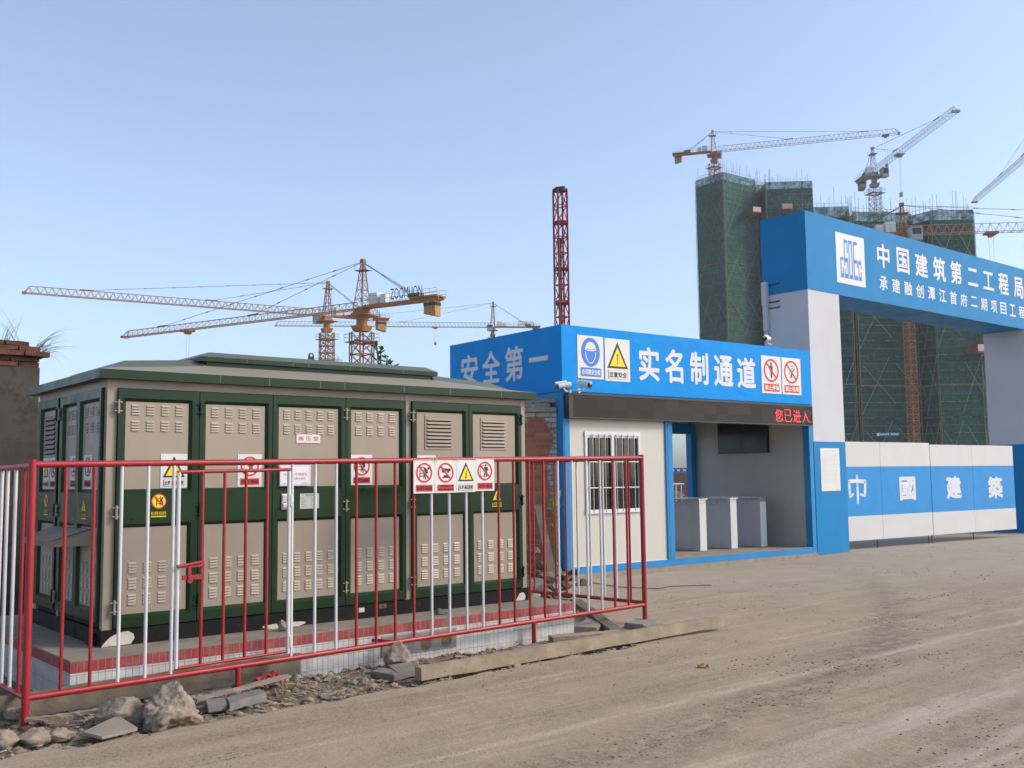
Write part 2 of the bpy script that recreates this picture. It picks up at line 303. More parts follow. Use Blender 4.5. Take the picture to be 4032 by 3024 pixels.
# ------------------------------------------------------------------ mesh helper
class MB:
    def __init__(s): s.v = []; s.f = []; s.mi = []; s.mats = []; s.smooth = []
    def slot(s, mt):
        if mt not in s.mats: s.mats.append(mt)
        return s.mats.index(mt)
    def face(s, pts, mt, smooth=False):
        n = len(s.v); s.v += [Vector(p) for p in pts]; s.f.append(list(range(n, n+len(pts)))); s.mi.append(s.slot(mt)); s.smooth.append(smooth)
    def mesh(s, vs, fs, mt, smooth=False):
        n = len(s.v); s.v += [Vector(p) for p in vs]; k = s.slot(mt)
        for f in fs: s.f.append([n+i for i in f]); s.mi.append(k); s.smooth.append(smooth)
    def box(s, x0, x1, y0, y1, z0, z1, mt, mp=None, jit=0):
        vs = [(x, y, z) for x in (x0, x1) for y in (y0, y1) for z in (z0, z1)]
        if jit: vs = [tuple(c+random.uniform(-jit, jit) for c in q) for q in vs]
        if mp: vs = [mp(*q) for q in vs]
        s.mesh(vs, [(0, 1, 3, 2), (4, 6, 7, 5), (0, 4, 5, 1), (2, 3, 7, 6), (0, 2, 6, 4), (1, 5, 7, 3)], mt)
    def bbox(s, x0, x1, y0, y1, z0, z1, mt, bev=.006, jit=0):
        """box with chamfered edges"""
        bm = bmesh.new(); bmesh.ops.create_cube(bm, size=1)
        for v in bm.verts: v.co = Vector(((x0+x1)/2+v.co.x*(x1-x0), (y0+y1)/2+v.co.y*(y1-y0), (z0+z1)/2+v.co.z*(z1-z0))) + Vector([random.uniform(-jit, jit) for _ in range(3)])
        bmesh.ops.bevel(bm, geom=bm.edges[:], offset=bev, segments=2, affect='EDGES', profile=.7)
        bm.verts.ensure_lookup_table(); s.mesh([v.co.copy() for v in bm.verts], [[v.index for v in f.verts] for f in bm.faces], mt); bm.free()
    def tube(s, p, q, r, mt, n=8, r2=None, caps=True):
        p = Vector(p); q = Vector(q); d = (q-p)
        if d.length < 1e-6: return
        d.normalize(); a = d.orthogonal().normalized(); b = d.cross(a); r2 = r if r2 is None else r2
        if n == 4: a, b = (a+b).normalized(), (b-a).normalized()
        vs = []
        for k in range(n):
            c = a*math.cos(2*math.pi*k/n)+b*math.sin(2*math.pi*k/n); vs += [p+c*r, q+c*r2]
        fs = [(2*k, 2*((k+1) % n), 2*((k+1) % n)+1, 2*k+1) for k in range(n)]
        s.mesh(vs, fs, mt, n > 5)
        if caps: s.mesh(vs, [[2*k for k in range(n)][::-1], [2*k+1 for k in range(n)]], mt)
    def path(s, pts, r, mt, n=6):
        for a, b in zip(pts, pts[1:]): s.tube(a, b, r, mt, n)
    def build(s, name, parent=None, loc=None, rot=None):
        me = bpy.data.meshes.new(name); me.from_pydata([tuple(v) for v in s.v], [], s.f)
        for mt in s.mats: me.materials.append(mt)
        me.polygons.foreach_set('material_index', s.mi); me.polygons.foreach_set('use_smooth', s.smooth)
        uv = me.uv_layers.new(name='UVMap').data
        for p in me.polygons:
            n = p.normal; ax = max(range(3), key=lambda i: abs(n[i]))
            for li in p.loop_indices:
                c = me.vertices[me.loops[li].vertex_index].co
                uv[li].uv = (c.y, c.z) if ax == 0 else (c.x, c.z) if ax == 1 else (c.x, c.y)
        o = bpy.data.objects.new(name, me); COL.objects.link(o)
        if parent: o.parent = parent
        if loc is not None: o.location = loc
        if rot is not None: o.rotation_euler = (0, 0, rot) if not hasattr(rot, '__len__') else rot
        return o
def tag(o, label, cat, group=None):
    o['label'] = label; o['category'] = cat
    if group: o['group'] = group
    return o
def thing(name, label, cat, loc=(0, 0, 0), yaw=None, group=None):
    o = bpy.data.objects.new(name, None); COL.objects.link(o); o.location = loc
    o.empty_display_size = .3
    if yaw is not None: o.rotation_euler = (0, 0, math.pi/2-yaw)
    return tag(o, label, cat, group)
def copy_part(o, parent, loc=None, keep=True):
    c = o.copy(); COL.objects.link(c); c.parent = parent
    if loc is not None: c.location = loc
    return c
def copy_tree(o, parent=None):
    c = o.copy(); COL.objects.link(c); c.parent = parent
    for ch in [x for x in bpy.data.objects if x.parent == o]: copy_tree(ch, c)
    return c

# ------------------------------------------------------------------ lettering
_tc = bpy.data.curves.new('glyph', 'FONT'); _to = bpy.data.objects.new('glyph', _tc); COL.objects.link(_to)
GLY = {}
def glyph(body, bold=0.0, res=3):
    k = (body, bold)
    if k not in GLY:
        _tc.body = body; _tc.offset = bold; _tc.resolution_u = res
        dg = bpy.context.evaluated_depsgraph_get(); dg.update()
        me = bpy.data.meshes.new_from_object(_to.evaluated_get(dg))
        GLY[k] = ([(v.co.x, v.co.y) for v in me.vertices], [list(p.vertices) for p in me.polygons]); bpy.data.meshes.remove(me)
    return GLY[k]
def text(mb, mp, body, x0, x1, y0, y1, mt, bold=0.0):
    """fit lettering to the rectangle; mp(x, y) gives the 3D point"""
    vs, fs = glyph(body, 0.0)
    if not vs: return
    n = (Vector(mp(1, 0))-Vector(mp(0, 0))).cross(Vector(mp(0, 1))-Vector(mp(0, 0))).normalized()
    ax, bx = min(v[0] for v in vs), max(v[0] for v in vs); ay, by = min(v[1] for v in vs), max(v[1] for v in vs)
    nchar = max(1, len(body.replace(' ', ''))); b = bold*.9*min((y1-y0), (x1-x0)/nchar)      # strokes thickened by stacked, shifted copies
    sx = (x1-x0-2*b)/max(1e-6, bx-ax); sy = (y1-y0-2*b)/max(1e-6, by-ay)
    if by-ay < .3: sy = (y1-y0)/max(1e-6, by-ay); 
    offs = [(0, 0)] if b < 1e-5 else [(-1, 0), (1, 0), (0, -1), (0, 1), (-.7, -.7), (.7, -.7), (-.7, .7), (.7, .7)]
    for k, (dx, dy) in enumerate(offs):
        d = n*(k-3.5)*.00012
        mb.mesh([Vector(mp(x0+b+(v[0]-ax)*sx+dx*b, y0+(b if by-ay >= .3 else 0)+(v[1]-ay)*sy+(dy*b if by-ay >= .3 else 0)))+d for v in vs], fs, mt)

class Flat:
    """2D drawing laid on a surface: layers stand 1.5 mm proud of each other"""
    def __init__(s, mb, mp, step=.0015): s.mb = mb; s.mp = mp; s.L = 0; s.step = step
    def P(s, x, y): return s.mp(x, y, s.L*s.step)
    def poly(s, pts, mt): s.mb.face([s.P(*p) for p in pts], mt)
    def rect(s, x0, x1, y0, y1, mt): s.poly([(x0, y0), (x1, y0), (x1, y1), (x0, y1)], mt)
    def disc(s, x, y, r, mt, n=28, ry=None): s.poly([(x+r*math.cos(6.2832*k/n), y+(ry or r)*math.sin(6.2832*k/n)) for k in range(n)], mt)
    def ring(s, x, y, r, w_, mt, n=40):
        for k in range(n):
            a, b = 6.2832*k/n, 6.2832*(k+1)/n
            s.poly([(x+r*math.cos(a), y+r*math.sin(a)), (x+r*math.cos(b), y+r*math.sin(b)), (x+(r-w_)*math.cos(b), y+(r-w_)*math.sin(b)), (x+(r-w_)*math.cos(a), y+(r-w_)*math.sin(a))], mt)
    def line(s, x0, y0, x1, y1, w_, mt):
        d = Vector((x1-x0, y1-y0)); n = Vector((-d.y, d.x)).normalized()*w_/2
        s.poly([(x0+n.x, y0+n.y), (x1+n.x, y1+n.y), (x1-n.x, y1-n.y), (x0-n.x, y0-n.y)], mt)
    def stroke(s, pts, w_, mt):
        for a, b in zip(pts, pts[1:]): s.line(*a, *b, w_, mt)
        for a in pts: s.disc(a[0], a[1], w_/2, mt, 10)
    def txt(s, body, x0, x1, y0, y1, mt, bold=0.02): text(s.mb, s.P, body, x0, x1, y0, y1, mt, bold)

def draw_sign(F, kind, W, H, caption):
    """warning sign W x H with lower left corner at 0, 0"""
    F.L = 1
    cx = W/2; r = W*.38; cy = H-W*.47
    def cap(bgc, fg, frame=False):
        lines = caption.split('|'); h = H*.2; y0 = H*.055
        if frame:
            F.rect(W*.12, W*.88, y0, y0+h, M_INK); F.L += 1; F.rect(W*.13, W*.87, y0+.002, y0+h-.002, M_WHITEP)
        else: F.rect(W*.11, W*.89, y0, y0+h, bgc)
        F.L += 1; n = len(lines)
        for i, l in enumerate(lines):
            lh = h/n; yy = y0+h-(i+1)*lh
            F.txt(l, W*.145, W*.855, yy+lh*.17, yy+lh*.84, fg, .035)
    if kind in ('volt', 'care'):
        hh = W*.78; yb = H-W*.09-hh
        F.poly([(W*.08, yb), (W*.92, yb), (cx, yb+hh)], M_INK); F.L += 1
        F.poly([(W*.19, yb+hh*.08), (W*.81, yb+hh*.08), (cx, yb+hh*.80)], M_YEL); F.L += 1
        u = W
        if kind == 'volt':
            F.poly([(cx+u*.05, yb+hh*.6), (cx-u*.06, yb+hh*.36), (cx-.005*u, yb+hh*.38), (cx-u*.03, yb+hh*.2), (cx+.02*u, yb+hh*.2), (cx+u*.03, yb+hh*.44), (cx-.005*u, yb+hh*.42), (cx+u*.08, yb+hh*.6)], M_INK)
            F.poly([(cx-.05*u, yb+hh*.22), (cx+.03*u, yb+hh*.22), (cx-.02*u, yb+hh*.12)], M_INK)
        else:
            F.poly([(cx-u*.025, yb+hh*.55), (cx+u*.025, yb+hh*.55), (cx+u*.012, yb+hh*.27), (cx-u*.012, yb+hh*.27)], M_INK); F.disc(cx, yb+hh*.2, u*.024, M_INK, 12)
        cap(None, M_INK, True); return
    if kind == 'helmet':
        F.disc(cx, cy, W*.36, M_INKB, 40, W*.42); F.L += 1
        hp = [(cx+W*.2*math.cos(a), cy+W*.10+W*.20*math.sin(a)) for a in [i*math.pi/14 for i in range(15)]]
        F.poly([(cx+W*.235, cy+W*.07)]+hp+[(cx-W*.235, cy+W*.07), (cx-W*.1, cy+W*.03), (cx+W*.1, cy+W*.03)], M_WHITEP)
        fp = [(cx-W*.19, cy+W*.0), (cx-W*.18, cy-W*.13), (cx-W*.11, cy-W*.25), (cx-W*.05, cy-W*.31), (cx+W*.05, cy-W*.31), (cx+W*.11, cy-W*.25), (cx+W*.18, cy-W*.13), (cx+W*.19, cy+W*.0)]
        F.stroke(fp, W*.028, M_WHITEP); F.L += 1; F.stroke([(cx-W*.17, cy+W*.09), (cx, cy+W*.06), (cx+W*.17, cy+W*.09)], W*.016, M_INKB)
        cap(M_INKB, M_WHITEP); return
    u = r
    if kind == 'climb':
        for x in (-.55, -.05): F.line(cx+x*u, cy-.62*u, cx+x*u+.02*u, cy+.3*u, u*.08, M_INK)
        for y in (-.35, -.05): F.line(cx-.55*u, cy+y*u, cx-.05*u, cy+y*u, u*.08, M_INK)
        F.disc(cx+.52*u, cy+.42*u, u*.13, M_INK, 14)
        F.poly([(cx+.42*u, cy+.25*u), (cx+.15*u, cy+.52*u), (cx-.05*u, cy+.42*u), (cx+.22*u, cy-.15*u), (cx+.48*u, cy-.02*u)], M_INK)
        F.stroke([(cx+.1*u, cy+.45*u), (cx-.15*u, cy+.58*u), (cx-.42*u, cy+.55*u)], u*.09, M_INK)
        F.stroke([(cx+.3*u, cy-.05*u), (cx+.02*u, cy-.2*u), (cx+.2*u, cy-.66*u)], u*.12, M_INK)
    elif kind == 'truck':
        F.rect(cx-.1*u, cx+.62*u, cy+.16*u, cy+.42*u, M_INK); F.poly([(cx-.5*u, cy+.16*u), (cx-.14*u, cy+.16*u), (cx-.14*u, cy+.48*u), (cx-.4*u, cy+.48*u)], M_INK)
        for x in (-.32, .32): F.disc(cx+x*u, cy+.1*u, u*.12, M_INK, 14)
        F.poly([(cx-.6*u, cy-.52*u), (cx+.6*u, cy-.52*u), (cx+.52*u, cy-.4*u), (cx+.3*u, cy-.26*u), (cx-.2*u, cy-.26*u), (cx-.35*u, cy-.42*u)], M_INK)
    elif kind == 'enter':
        for a in ((-.62, -.55, -.62, .55), (-.62, .55, -.1, .55), (-.62, -.55, -.1, -.55)): F.line(cx+a[0]*u, cy+a[1]*u, cx+a[2]*u, cy+a[3]*u, u*.05, M_INK)
        F.disc(cx+.12*u, cy+.62*u, u*.12, M_INK, 14)
        F.poly([(cx-.1*u, cy+.45*u), (cx+.36*u, cy+.45*u), (cx+.5*u, cy+.05*u), (cx+.4*u, cy+.02*u), (cx+.32*u, cy+.2*u), (cx+.3*u, cy-.62*u), (cx+.16*u, cy-.62*u), (cx+.12*u, cy-.15*u), (cx-.02*u, cy-.62*u), (cx-.18*u, cy-.6*u), (cx-.02*u, cy-.02*u)], M_INK)
    elif kind == 'stand':
        F.disc(cx, cy+.6*u, u*.12, M_INK, 14)
        F.poly([(cx-.18*u, cy+.44*u), (cx+.18*u, cy+.44*u), (cx+.2*u, cy-.05*u), (cx+.12*u, cy-.05*u), (cx+.1*u, cy-.66*u), (cx-.1*u, cy-.66*u), (cx-.12*u, cy-.05*u), (cx-.2*u, cy-.05*u)], M_INK)
    elif kind == 'smoke':
        F.stroke([(cx-.15*u, cy+.55*u), (cx+.2*u, cy+.5*u), (cx+.05*u, cy+.2*u), (cx-.2*u, cy+.05*u), (cx-.35*u, cy-.2*u)], u*.05, M_INK)
        F.line(cx-.1*u, cy-.5*u, cx+.1*u, cy-.05*u, u*.2, M_INK); F.stroke([(cx+.0*u, cy-.1*u), (cx+.42*u, cy+.3*u)], u*.1, M_INK)
    F.L += 1
    k = .68; F.line(cx-k*u, cy+k*u, cx+k*u, cy-k*u, u*.17, M_REDD); F.ring(cx, cy, u, u*.17, M_REDD)
    cap(M_REDD, M_INK if kind in ('climb', 'truck', 'enter') else M_WHITEP)

def sign_obj(name, parent, mp, kind, W, H, caption, thick=.003, wires=False):
    """mp(x, y, d) -> local point, d outwards"""
    mb = MB(); mb.box(0, W, 0, H, -thick, 0, M_WHITEP, mp=lambda x, y, z: mp(x, y, z))
    if kind: draw_sign(Flat(mb, mp), kind, W, H, caption)
    for x in (.02, W-.02):
        for y in (.02, H-.02): Flat(mb, mp).disc(x, y, .004, M_GALV, 8)
    return mb, (mb.build(name, parent) if name else None)
CAP_CLIMB = '禁止攀登 高压危险'; CAP_VOLT = '止步 高压危险'; CAP_ENTER = '未经许可 不得入内'; CAP_TRUCK = '一切机动车辆 严禁|停留 靠近设备区'

# ------------------------------------------------------------------ ground
def fence_st(x, y):
    a = Vector((math.sin(FYAW), math.cos(FYAW))); b = Vector((-math.cos(FYAW), math.sin(FYAW))); v = Vector((x-FO.x, y-FO.y))
    return v.dot(a), v.dot(b)
def soil_mask(x, y):
    s, t = fence_st(x, y); wb = (noise.noise(Vector((x*3.5, y*3.5, 2)))*.12)
    return max(0, min(1, min(t+.88+wb, 2.6-t-wb, 5.2-s-wb)/.08))
def ground_h(x, y):
    d = math.hypot(x, y)
    if d > 40: return 0
    m_ = soil_mask(x, y)
    z = .006*noise.noise(Vector((x*1.3, y*1.3, 0)))
    al = x*RDIR.x+y*RDIR.y; ac = -x*RDIR.y+y*RDIR.x
    road = max(0, min(1, (15-y)/3))
    z += road*(.012*noise.noise(Vector((al*.15, ac*2.2, 5))) + .007*noise.noise(Vector((al*1.5, ac*7, 9))))
    z += road*.004*noise.noise(Vector((x*11, y*11, 1)))
    z += m_*(-.045 + .03*noise.noise(Vector((x*4, y*4, 3))) + .022*noise.noise(Vector((x*13, y*13, 8))) + .01*noise.noise(Vector((x*30, y*30, 8))))
    return z
def axis(lo, hi, c0, c1, st, g=1.16):
    a = []; x = c0
    while x < c1: a.append(x); x += st
    s = st; x = c1
    while x < hi: a.append(x); s *= g; x += s
    a.append(hi); s = st; x = c0-st; l = []
    while x > lo: l.append(x); s *= g; x -= s
    return [lo]+l[::-1]+a
xs = axis(-420, 480, -5.5, 7, .042); ys = axis(-60, 560, 5.4, 13.5, .042)
vs = [(x, y, ground_h(x, y)) for y in ys for x in xs]; nx = len(xs)
fs = [(j*nx+i, j*nx+i+1, (j+1)*nx+i+1, (j+1)*nx+i) for j in range(len(ys)-1) for i in range(nx-1)]
me = bpy.data.meshes.new('ground'); me.from_pydata(vs, [], fs); me.materials.append(M_GROUND)
me.polygons.foreach_set('use_smooth', [True]*len(fs))
gr = bpy.data.objects.new('ground', me); COL.objects.link(gr); gr['kind'] = 'structure'

# ------------------------------------------------------------------ stones
def rock_mesh(mb, c, sx, sy, sz, mt, seed, sub=3, rough=.35, ang=0, cut=True):
    bm = bmesh.new(); bmesh.ops.create_icosphere(bm, subdivisions=sub, radius=1)
    rnd = random.Random(seed); planes = [(Vector((rnd.uniform(-1, 1), rnd.uniform(-1, 1), rnd.uniform(-.6, 1))).normalized(), rnd.uniform(.55, .85)) for _ in range(7)]
    for v in bm.verts:
        p = v.co.copy()
        if cut:
            for n, d in planes:
                k = p.dot(n)
                if k > d: p -= n*(k-d)
        q = p*1.7+Vector((seed*3.1, seed*1.7, 0))
        p *= 1+rough*.6*noise.noise(q)+rough*.35*noise.noise(q*3)+rough*.22*noise.noise(q*8)+(rough*.16*noise.noise(q*19) if sub > 4 else 0)
        x, y = p.x*sx, p.y*sy; ca, sa = math.cos(ang), math.sin(ang)
        v.co = Vector((c[0]+x*ca-y*sa, c[1]+x*sa+y*ca, c[2]+max(p.z, -.75)*sz))
    bm.verts.ensure_lookup_table(); mb.mesh([v.co.copy() for v in bm.verts], [[v.index for v in f.verts] for f in bm.faces], mt, sub > 3); bm.free()
def rock(name, label, cat, loc, sx, sy, sz, mt, seed, sub=4, rough=.35, ang=0, group=None):
    mb = MB(); rock_mesh(mb, (0, 0, 0), sx, sy, sz, mt, seed, sub, rough, ang)
    return tag(mb.build(name, loc=loc), label, cat, group)
rock('boulder', 'large jagged lump of broken concrete before the red rail', 'boulder', (-2.30, 6.98, .075), .20, .17, .185, M_STONE, 3, 5, .5, .4)
rock('boulder', 'smooth tan slab of rock leaning beside the biggest lump', 'boulder', (-2.66, 7.02, .04), .20, .12, .12, M_STONE, 8, 5, .22, .1)
rock('stone', 'rounded stone at the left edge of the picture by the corner post', 'stone', (-3.20, 6.50, .02), .11, .09, .075, M_STONE, 11)
rock('stone', 'square stone wedged under the foot of the corner post', 'stone', (-3.03, 6.56, .01), .11, .075, .06, M_STONE, 14, 4, .3, .5)
rock('stone', 'flat pale stone just right of the corner post foot', 'stone', (-2.90, 6.66, .01), .10, .07, .05, M_STONE, 17)
rock('stone', 'upright stone behind the short red leg in the middle of the fence', 'stone', (-1.02, 9.02, .05), .11, .09, .13, M_STONE, 21)
rock('stone', 'small stone lying on the tiled plinth below the first cabinet doors', 'stone', (-1.98, 8.86, .36), .055, .05, .05, M_STONE, 23)
rock('stone', 'small brick lump lying on the plinth against the black skirt', 'stone', (-.70, 9.78, .345), .07, .04, .035, M_PAVER, 25)
mb = MB(); rnd = random.Random(5)
mb.face([(-2.74, 6.62, .005), (-2.57, 6.50, .004), (-2.42, 6.69, .012), (-2.64, 6.92, .07)], M_CONC)
mb.mesh([(-2.74, 6.62, .03), (-2.57, 6.50, .028), (-2.42, 6.69, .036), (-2.64, 6.93, .06), (-2.74, 6.62, .01), (-2.57, 6.50, .01), (-2.42, 6.69, .016), (-2.64, 6.93, .045)], [(0, 1, 2, 3), (4, 7, 6, 5), (0, 4, 5, 1), (1, 5, 6, 2), (2, 6, 7, 3), (3, 7, 4, 0)], M_CONC)
mb.v = mb.v[4:]; mb.f = [[i-4 for i in f] for f in mb.f[1:]]; mb.mi = mb.mi[1:]; mb.smooth = mb.smooth[1:]
tag(mb.build('concrete_slab'), 'flat pointed piece of tan board lying on the road edge', 'slab')

def paver(pts, h, label, z=0.0, mt=M_PAVER):
    mb = MB(); n = len(pts); bm = bmesh.new()
    vs = [bm.verts.new((x, y, z)) for x, y in pts]; f = bm.faces.new(vs)
    if f.normal.z < 0: f.normal_flip()
    bm.faces.ensure_lookup_table(); r_ = bmesh.ops.extrude_face_region(bm, geom=[f])
    for g in r_['geom']:
        if isinstance(g, bmesh.types.BMVert): g.co.z += h; g.co += Vector((random.uniform(-.006, .006), random.uniform(-.006, .006), random.uniform(-.006, .006)))
    bmesh.ops.recalc_face_normals(bm, faces=bm.faces)
    bmesh.ops.bevel(bm, geom=bm.edges[:], offset=.006, segments=2, affect='EDGES')
    bm.verts.ensure_lookup_table(); mb.mesh([v.co.copy() for v in bm.verts], [[v.index for v in f.verts] for f in bm.faces], mt); bm.free()
    return tag(mb.build('paving_block'), label, 'paving block', 'paving blocks under the fence legs')
paver([(-2.25, 7.56), (-2.17, 7.36), (-2.05, 7.44), (-2.12, 7.66)], .055, 'grey block left of the pair under the first short fence leg', -.03)
paver([(-2.03, 7.40), (-1.84, 7.72), (-1.93, 7.88), (-2.11, 7.60)], .06, 'long grey block under the first short fence leg from the left', -.03)
paver([(-1.20, 8.60), (-.98, 8.38), (-.90, 8.50), (-1.10, 8.76)], .055, 'grey block under the middle fence leg, left piece beside the timber end', -.03)
paver([(-.95, 8.44), (-.80, 8.68), (-.90, 8.98), (-1.08, 8.78)], .06, 'grey block under the middle fence leg touching the end of the long timber', -.03)
paver([(-.06, 9.58), (.12, 9.47), (.38, 9.80), (.24, 10.0)], .05, 'dusty block under the third fence leg behind the long timber', -.03)
paver([(1.14, 10.88), (1.33, 10.73), (1.40, 10.86), (1.24, 11.02)], .075, 'clean grey block by the right corner post, front one', -.01, M_CONCG)
paver([(1.35, 10.73), (1.56, 10.86), (1.50, 11.02), (1.42, 10.90)], .06, 'small grey block by the right corner post, nearest the timber', -.01, M_CONCG)
paver([(1.26, 11.04), (1.42, 10.92), (1.56, 11.22), (1.32, 11.36)], .065, 'broken grey block under the foot of the right corner post', -.02, M_CONCG)
paver([(.60, 10.66), (.84, 10.62), (1.0, 11.04), (.80, 11.35)], .07, 'tilted concrete piece in the rubble at the right end of the plinth', -.01, M_CONC)

def beam(name, label, p, q, wd, ht, mt, tilt=0, cat='timber', bend=0):
    p = Vector(p); q = Vector(q); d = (q-p); L = d.length; mb = MB(); n = 14
    vs = []
    for i in range(n+1):
        x = L*i/n; z = bend*math.sin(math.pi*i/n)
        j = lambda: random.uniform(-.004, .004)
        vs += [(x, j(), z+j()), (x, wd+j(), z+j()), (x, wd+j(), ht+z+j()), (x, j(), ht+z+j())]
    fs = []
    for i in range(n):
        for k in range(4): fs.append((4*i+k, 4*i+(k+1) % 4, 4*i+4+(k+1) % 4, 4*i+4+k))
    fs += [(3, 2, 1, 0), (4*n, 4*n+1, 4*n+2, 4*n+3)]
    mb.mesh(vs, fs, mt)
    o = mb.build(name, loc=p); o.rotation_euler = (tilt, -math.asin(d.z/L), math.atan2(d.y, d.x)); return tag(o, label, cat)
beam('timber_beam', 'long squared timber lying along the road edge before the fence', (-.75, 8.31, -.01), (2.17, 10.75, .035), .09, .105, M_TIMB, 0)
beam('timber_plank', 'short flat plank lying just behind the long timber', (.36, 9.79, .0), (1.06, 9.98, .015), .16, .09, M_TIMB)
beam('timber_plank', 'grey board standing on edge against the tiled plinth front', (-3.72, 7.03, -.03), (-1.78, 8.635, .0), .03, .17, M_TIMG)
beam('timber_plank', 'dark broken plank running back through the rubble past the corner post', (1.12, 10.14, .0), (.80, 12.6, .06), .13, .06, M_TIMD)
beam('timber_plank', 'long dark plank leaning on the old brick wall', (.62, 14.0, .0), (.44, 15.9, 1.15), .12, .035, M_TIMD)
beam('timber_plank', 'thin split lath lying by the corner post foot', (-3.3, 7.02, .0), (-2.75, 7.10, .05), .05, .02, M_TIMB)
beam('timber_plank', 'flat grey lath on the dark earth right of the blue wrapper', (-2.32, 7.60, .0), (-1.75, 8.15, .06), .06, .02, M_CONC)

# crumpled litter
def crumple(name, label, loc, s, mt, seed):
    mb = MB(); n = 9; rnd = random.Random(seed); vs = []
    for i in range(n):
        for j in range(n):
            u, v = i/(n-1)-.5, j/(n-1)-.5
            vs.append((u*s*2+.25*s*noise.noise(Vector((u*5, v*5, seed))), v*s*1.2+.25*s*noise.noise(Vector((u*5, v*5, seed+9))), s*.35*(1-2*abs(u))+s*.6*noise.noise(Vector((u*7, v*7, seed+4)))+rnd.uniform(-.08, .08)*s))
    mb.mesh(vs, [(i*n+j, (i+1)*n+j, (i+1)*n+j+1, i*n+j+1) for i in range(n-1) for j in range(n-1)], mt)
    return tag(mb.build(name, loc=loc), label, 'litter')
crumple('plastic_bag', 'crumpled red plastic bag on the dark earth before the plinth', (-1.95, 8.22, .03), .11, M_REDBAG, 3)
crumple('plastic_wrapper', 'crumpled bright blue wrapper behind the biggest concrete lump', (-2.33, 7.42, .03), .05, M_BLUEBAG, 8)
crumple('dry_leaf', 'single orange dry leaf on the bare road', (1.56, 8.68, .012), .045, M_CWT, 12)
mb = MB(); mb.path([(1.17, 15.46, .012), (1.5, 14.82, .014), (2.03, 14.51, .016), (2.22, 14.82, .015), (2.84, 14.92, .014)], .006, M_CABLE)
tag(mb.build('cable'), 'dark cable lying loose on the dusty ground before the gatehouse', 'cable')
mb = MB(); pts = []
for k in range(60):
    a = k/60*6.2832*4; r_ = .075+.014*noise.noise(Vector((a*.7, 3, 1))); pts.append((-3.42+r_*math.cos(a)+.02*noise.noise(Vector((a, 1, 1))), 7.16+r_*.8*math.sin(a), .005+.012*(k/15)+.02*abs(noise.noise(Vector((a, 2, 7))))))
mb.path(pts, .012, M_CONC, 6)
tag(mb.build('rope_coil'), 'dusty coil of old rope behind the corner post foot', 'rope')

# gravel, clods and splinters nobody could count
def scatter(name, label, cat, n, region, smin, smax, mt, seed, flat=.6, z=0):
    rnd = random.Random(seed); mb = MB(); base = []
    for k in range(6):
        bm = bmesh.new(); bmesh.ops.create_icosphere(bm, subdivisions=1, radius=1)
        base.append(([v.co*(1+.5*noise.noise(v.co*2+Vector((k*5, 0, 0)))) for v in bm.verts], [[v.index for v in f.verts] for f in bm.faces])); bm.free()
    i = 0
    while i < n:
        p = region(rnd)
        if p is None: continue
        x, y = p; s = smin*(smax/smin)**(rnd.random()**2.2); a = rnd.uniform(0, 6.28); ca, sa = math.cos(a), math.sin(a); e = rnd.uniform(.6, 1.6)
        vv, ff = base[rnd.randrange(6)]; h = ground_h(x, y)+z
        mb.mesh([(x+(v.x*ca*e-v.y*sa)*s, y+(v.x*sa*e+v.y*ca)*s, h+v.z*s*flat+s*flat*.3) for v in vv], ff, mt); i += 1
    o = mb.build(name); o['kind'] = 'stuff'; return tag(o, label, cat)
def reg_strip(r):
    s, t = r.uniform(-.8, 5.6), r.uniform(-1.0, .45); x, y = FO.x+s*math.sin(FYAW)-t*math.cos(FYAW), FO.y+s*math.cos(FYAW)+t*math.sin(FYAW)
    return (x, y) if soil_mask(x, y) > .1 and (t < .3 or s > 4.9) else None
def reg_front(r):
    p = reg_strip(r)
    return p if p and fence_st(*p)[1] < .1 else None
def reg_road(r):
    y = r.uniform(5.4, 22); x = r.uniform(-.5, .52)*y
    s, t = fence_st(x, y)
    if t > -.8 and s < 5: return None
    if noise.noise(Vector((x*.5, y*.5, 3)))+.4*noise.noise(Vector((x*2, y*2, 6))) < r.uniform(-.1, .6): return None
    return (x, y)
scatter('gravel', 'pale stone chips strewn over the dark earth along the fence', 'gravel', 2600, reg_strip, .006, .035, M_STONE, 1)
for k_, (mt_, n_) in enumerate(((M_STONE, 130), (M_PAVER, 60), (M_BRCAP, 30), (M_SOIL, 90))): scatter('broken_rubble', ['pale broken stone pieces half buried along the fence foot', 'grey crumbs of paving block half buried along the fence foot', 'red brick crumbs half buried along the fence foot', 'dark earth lumps half buried along the fence foot'][k_], 'rubble', n_, reg_front, .02, .065, mt_, 40+k_, .6, -.015)
scatter('soil_clods', 'dark crumbs of earth along the fence foot', 'soil', 1500, reg_strip, .006, .03, M_SOIL, 2)
scatter('road_grit', 'small dark grit and clods sprinkled over the dirt road', 'grit', 2600, reg_road, .003, .012, M_SOIL, 3, .5)
rnd = random.Random(31); mb = MB()
for k in range(420):
    p = reg_strip(rnd)
    if not p: continue
    a = rnd.uniform(0, 6.28); L = rnd.uniform(.03, .13); h = ground_h(*p)+.008
    mb.tube((p[0], p[1], h), (p[0]+L*math.cos(a), p[1]+L*math.sin(a), h+rnd.uniform(-.005, .03)), rnd.uniform(.002, .006), rnd.choice([M_TIMB, M_CONC, M_STRAW]), 4)
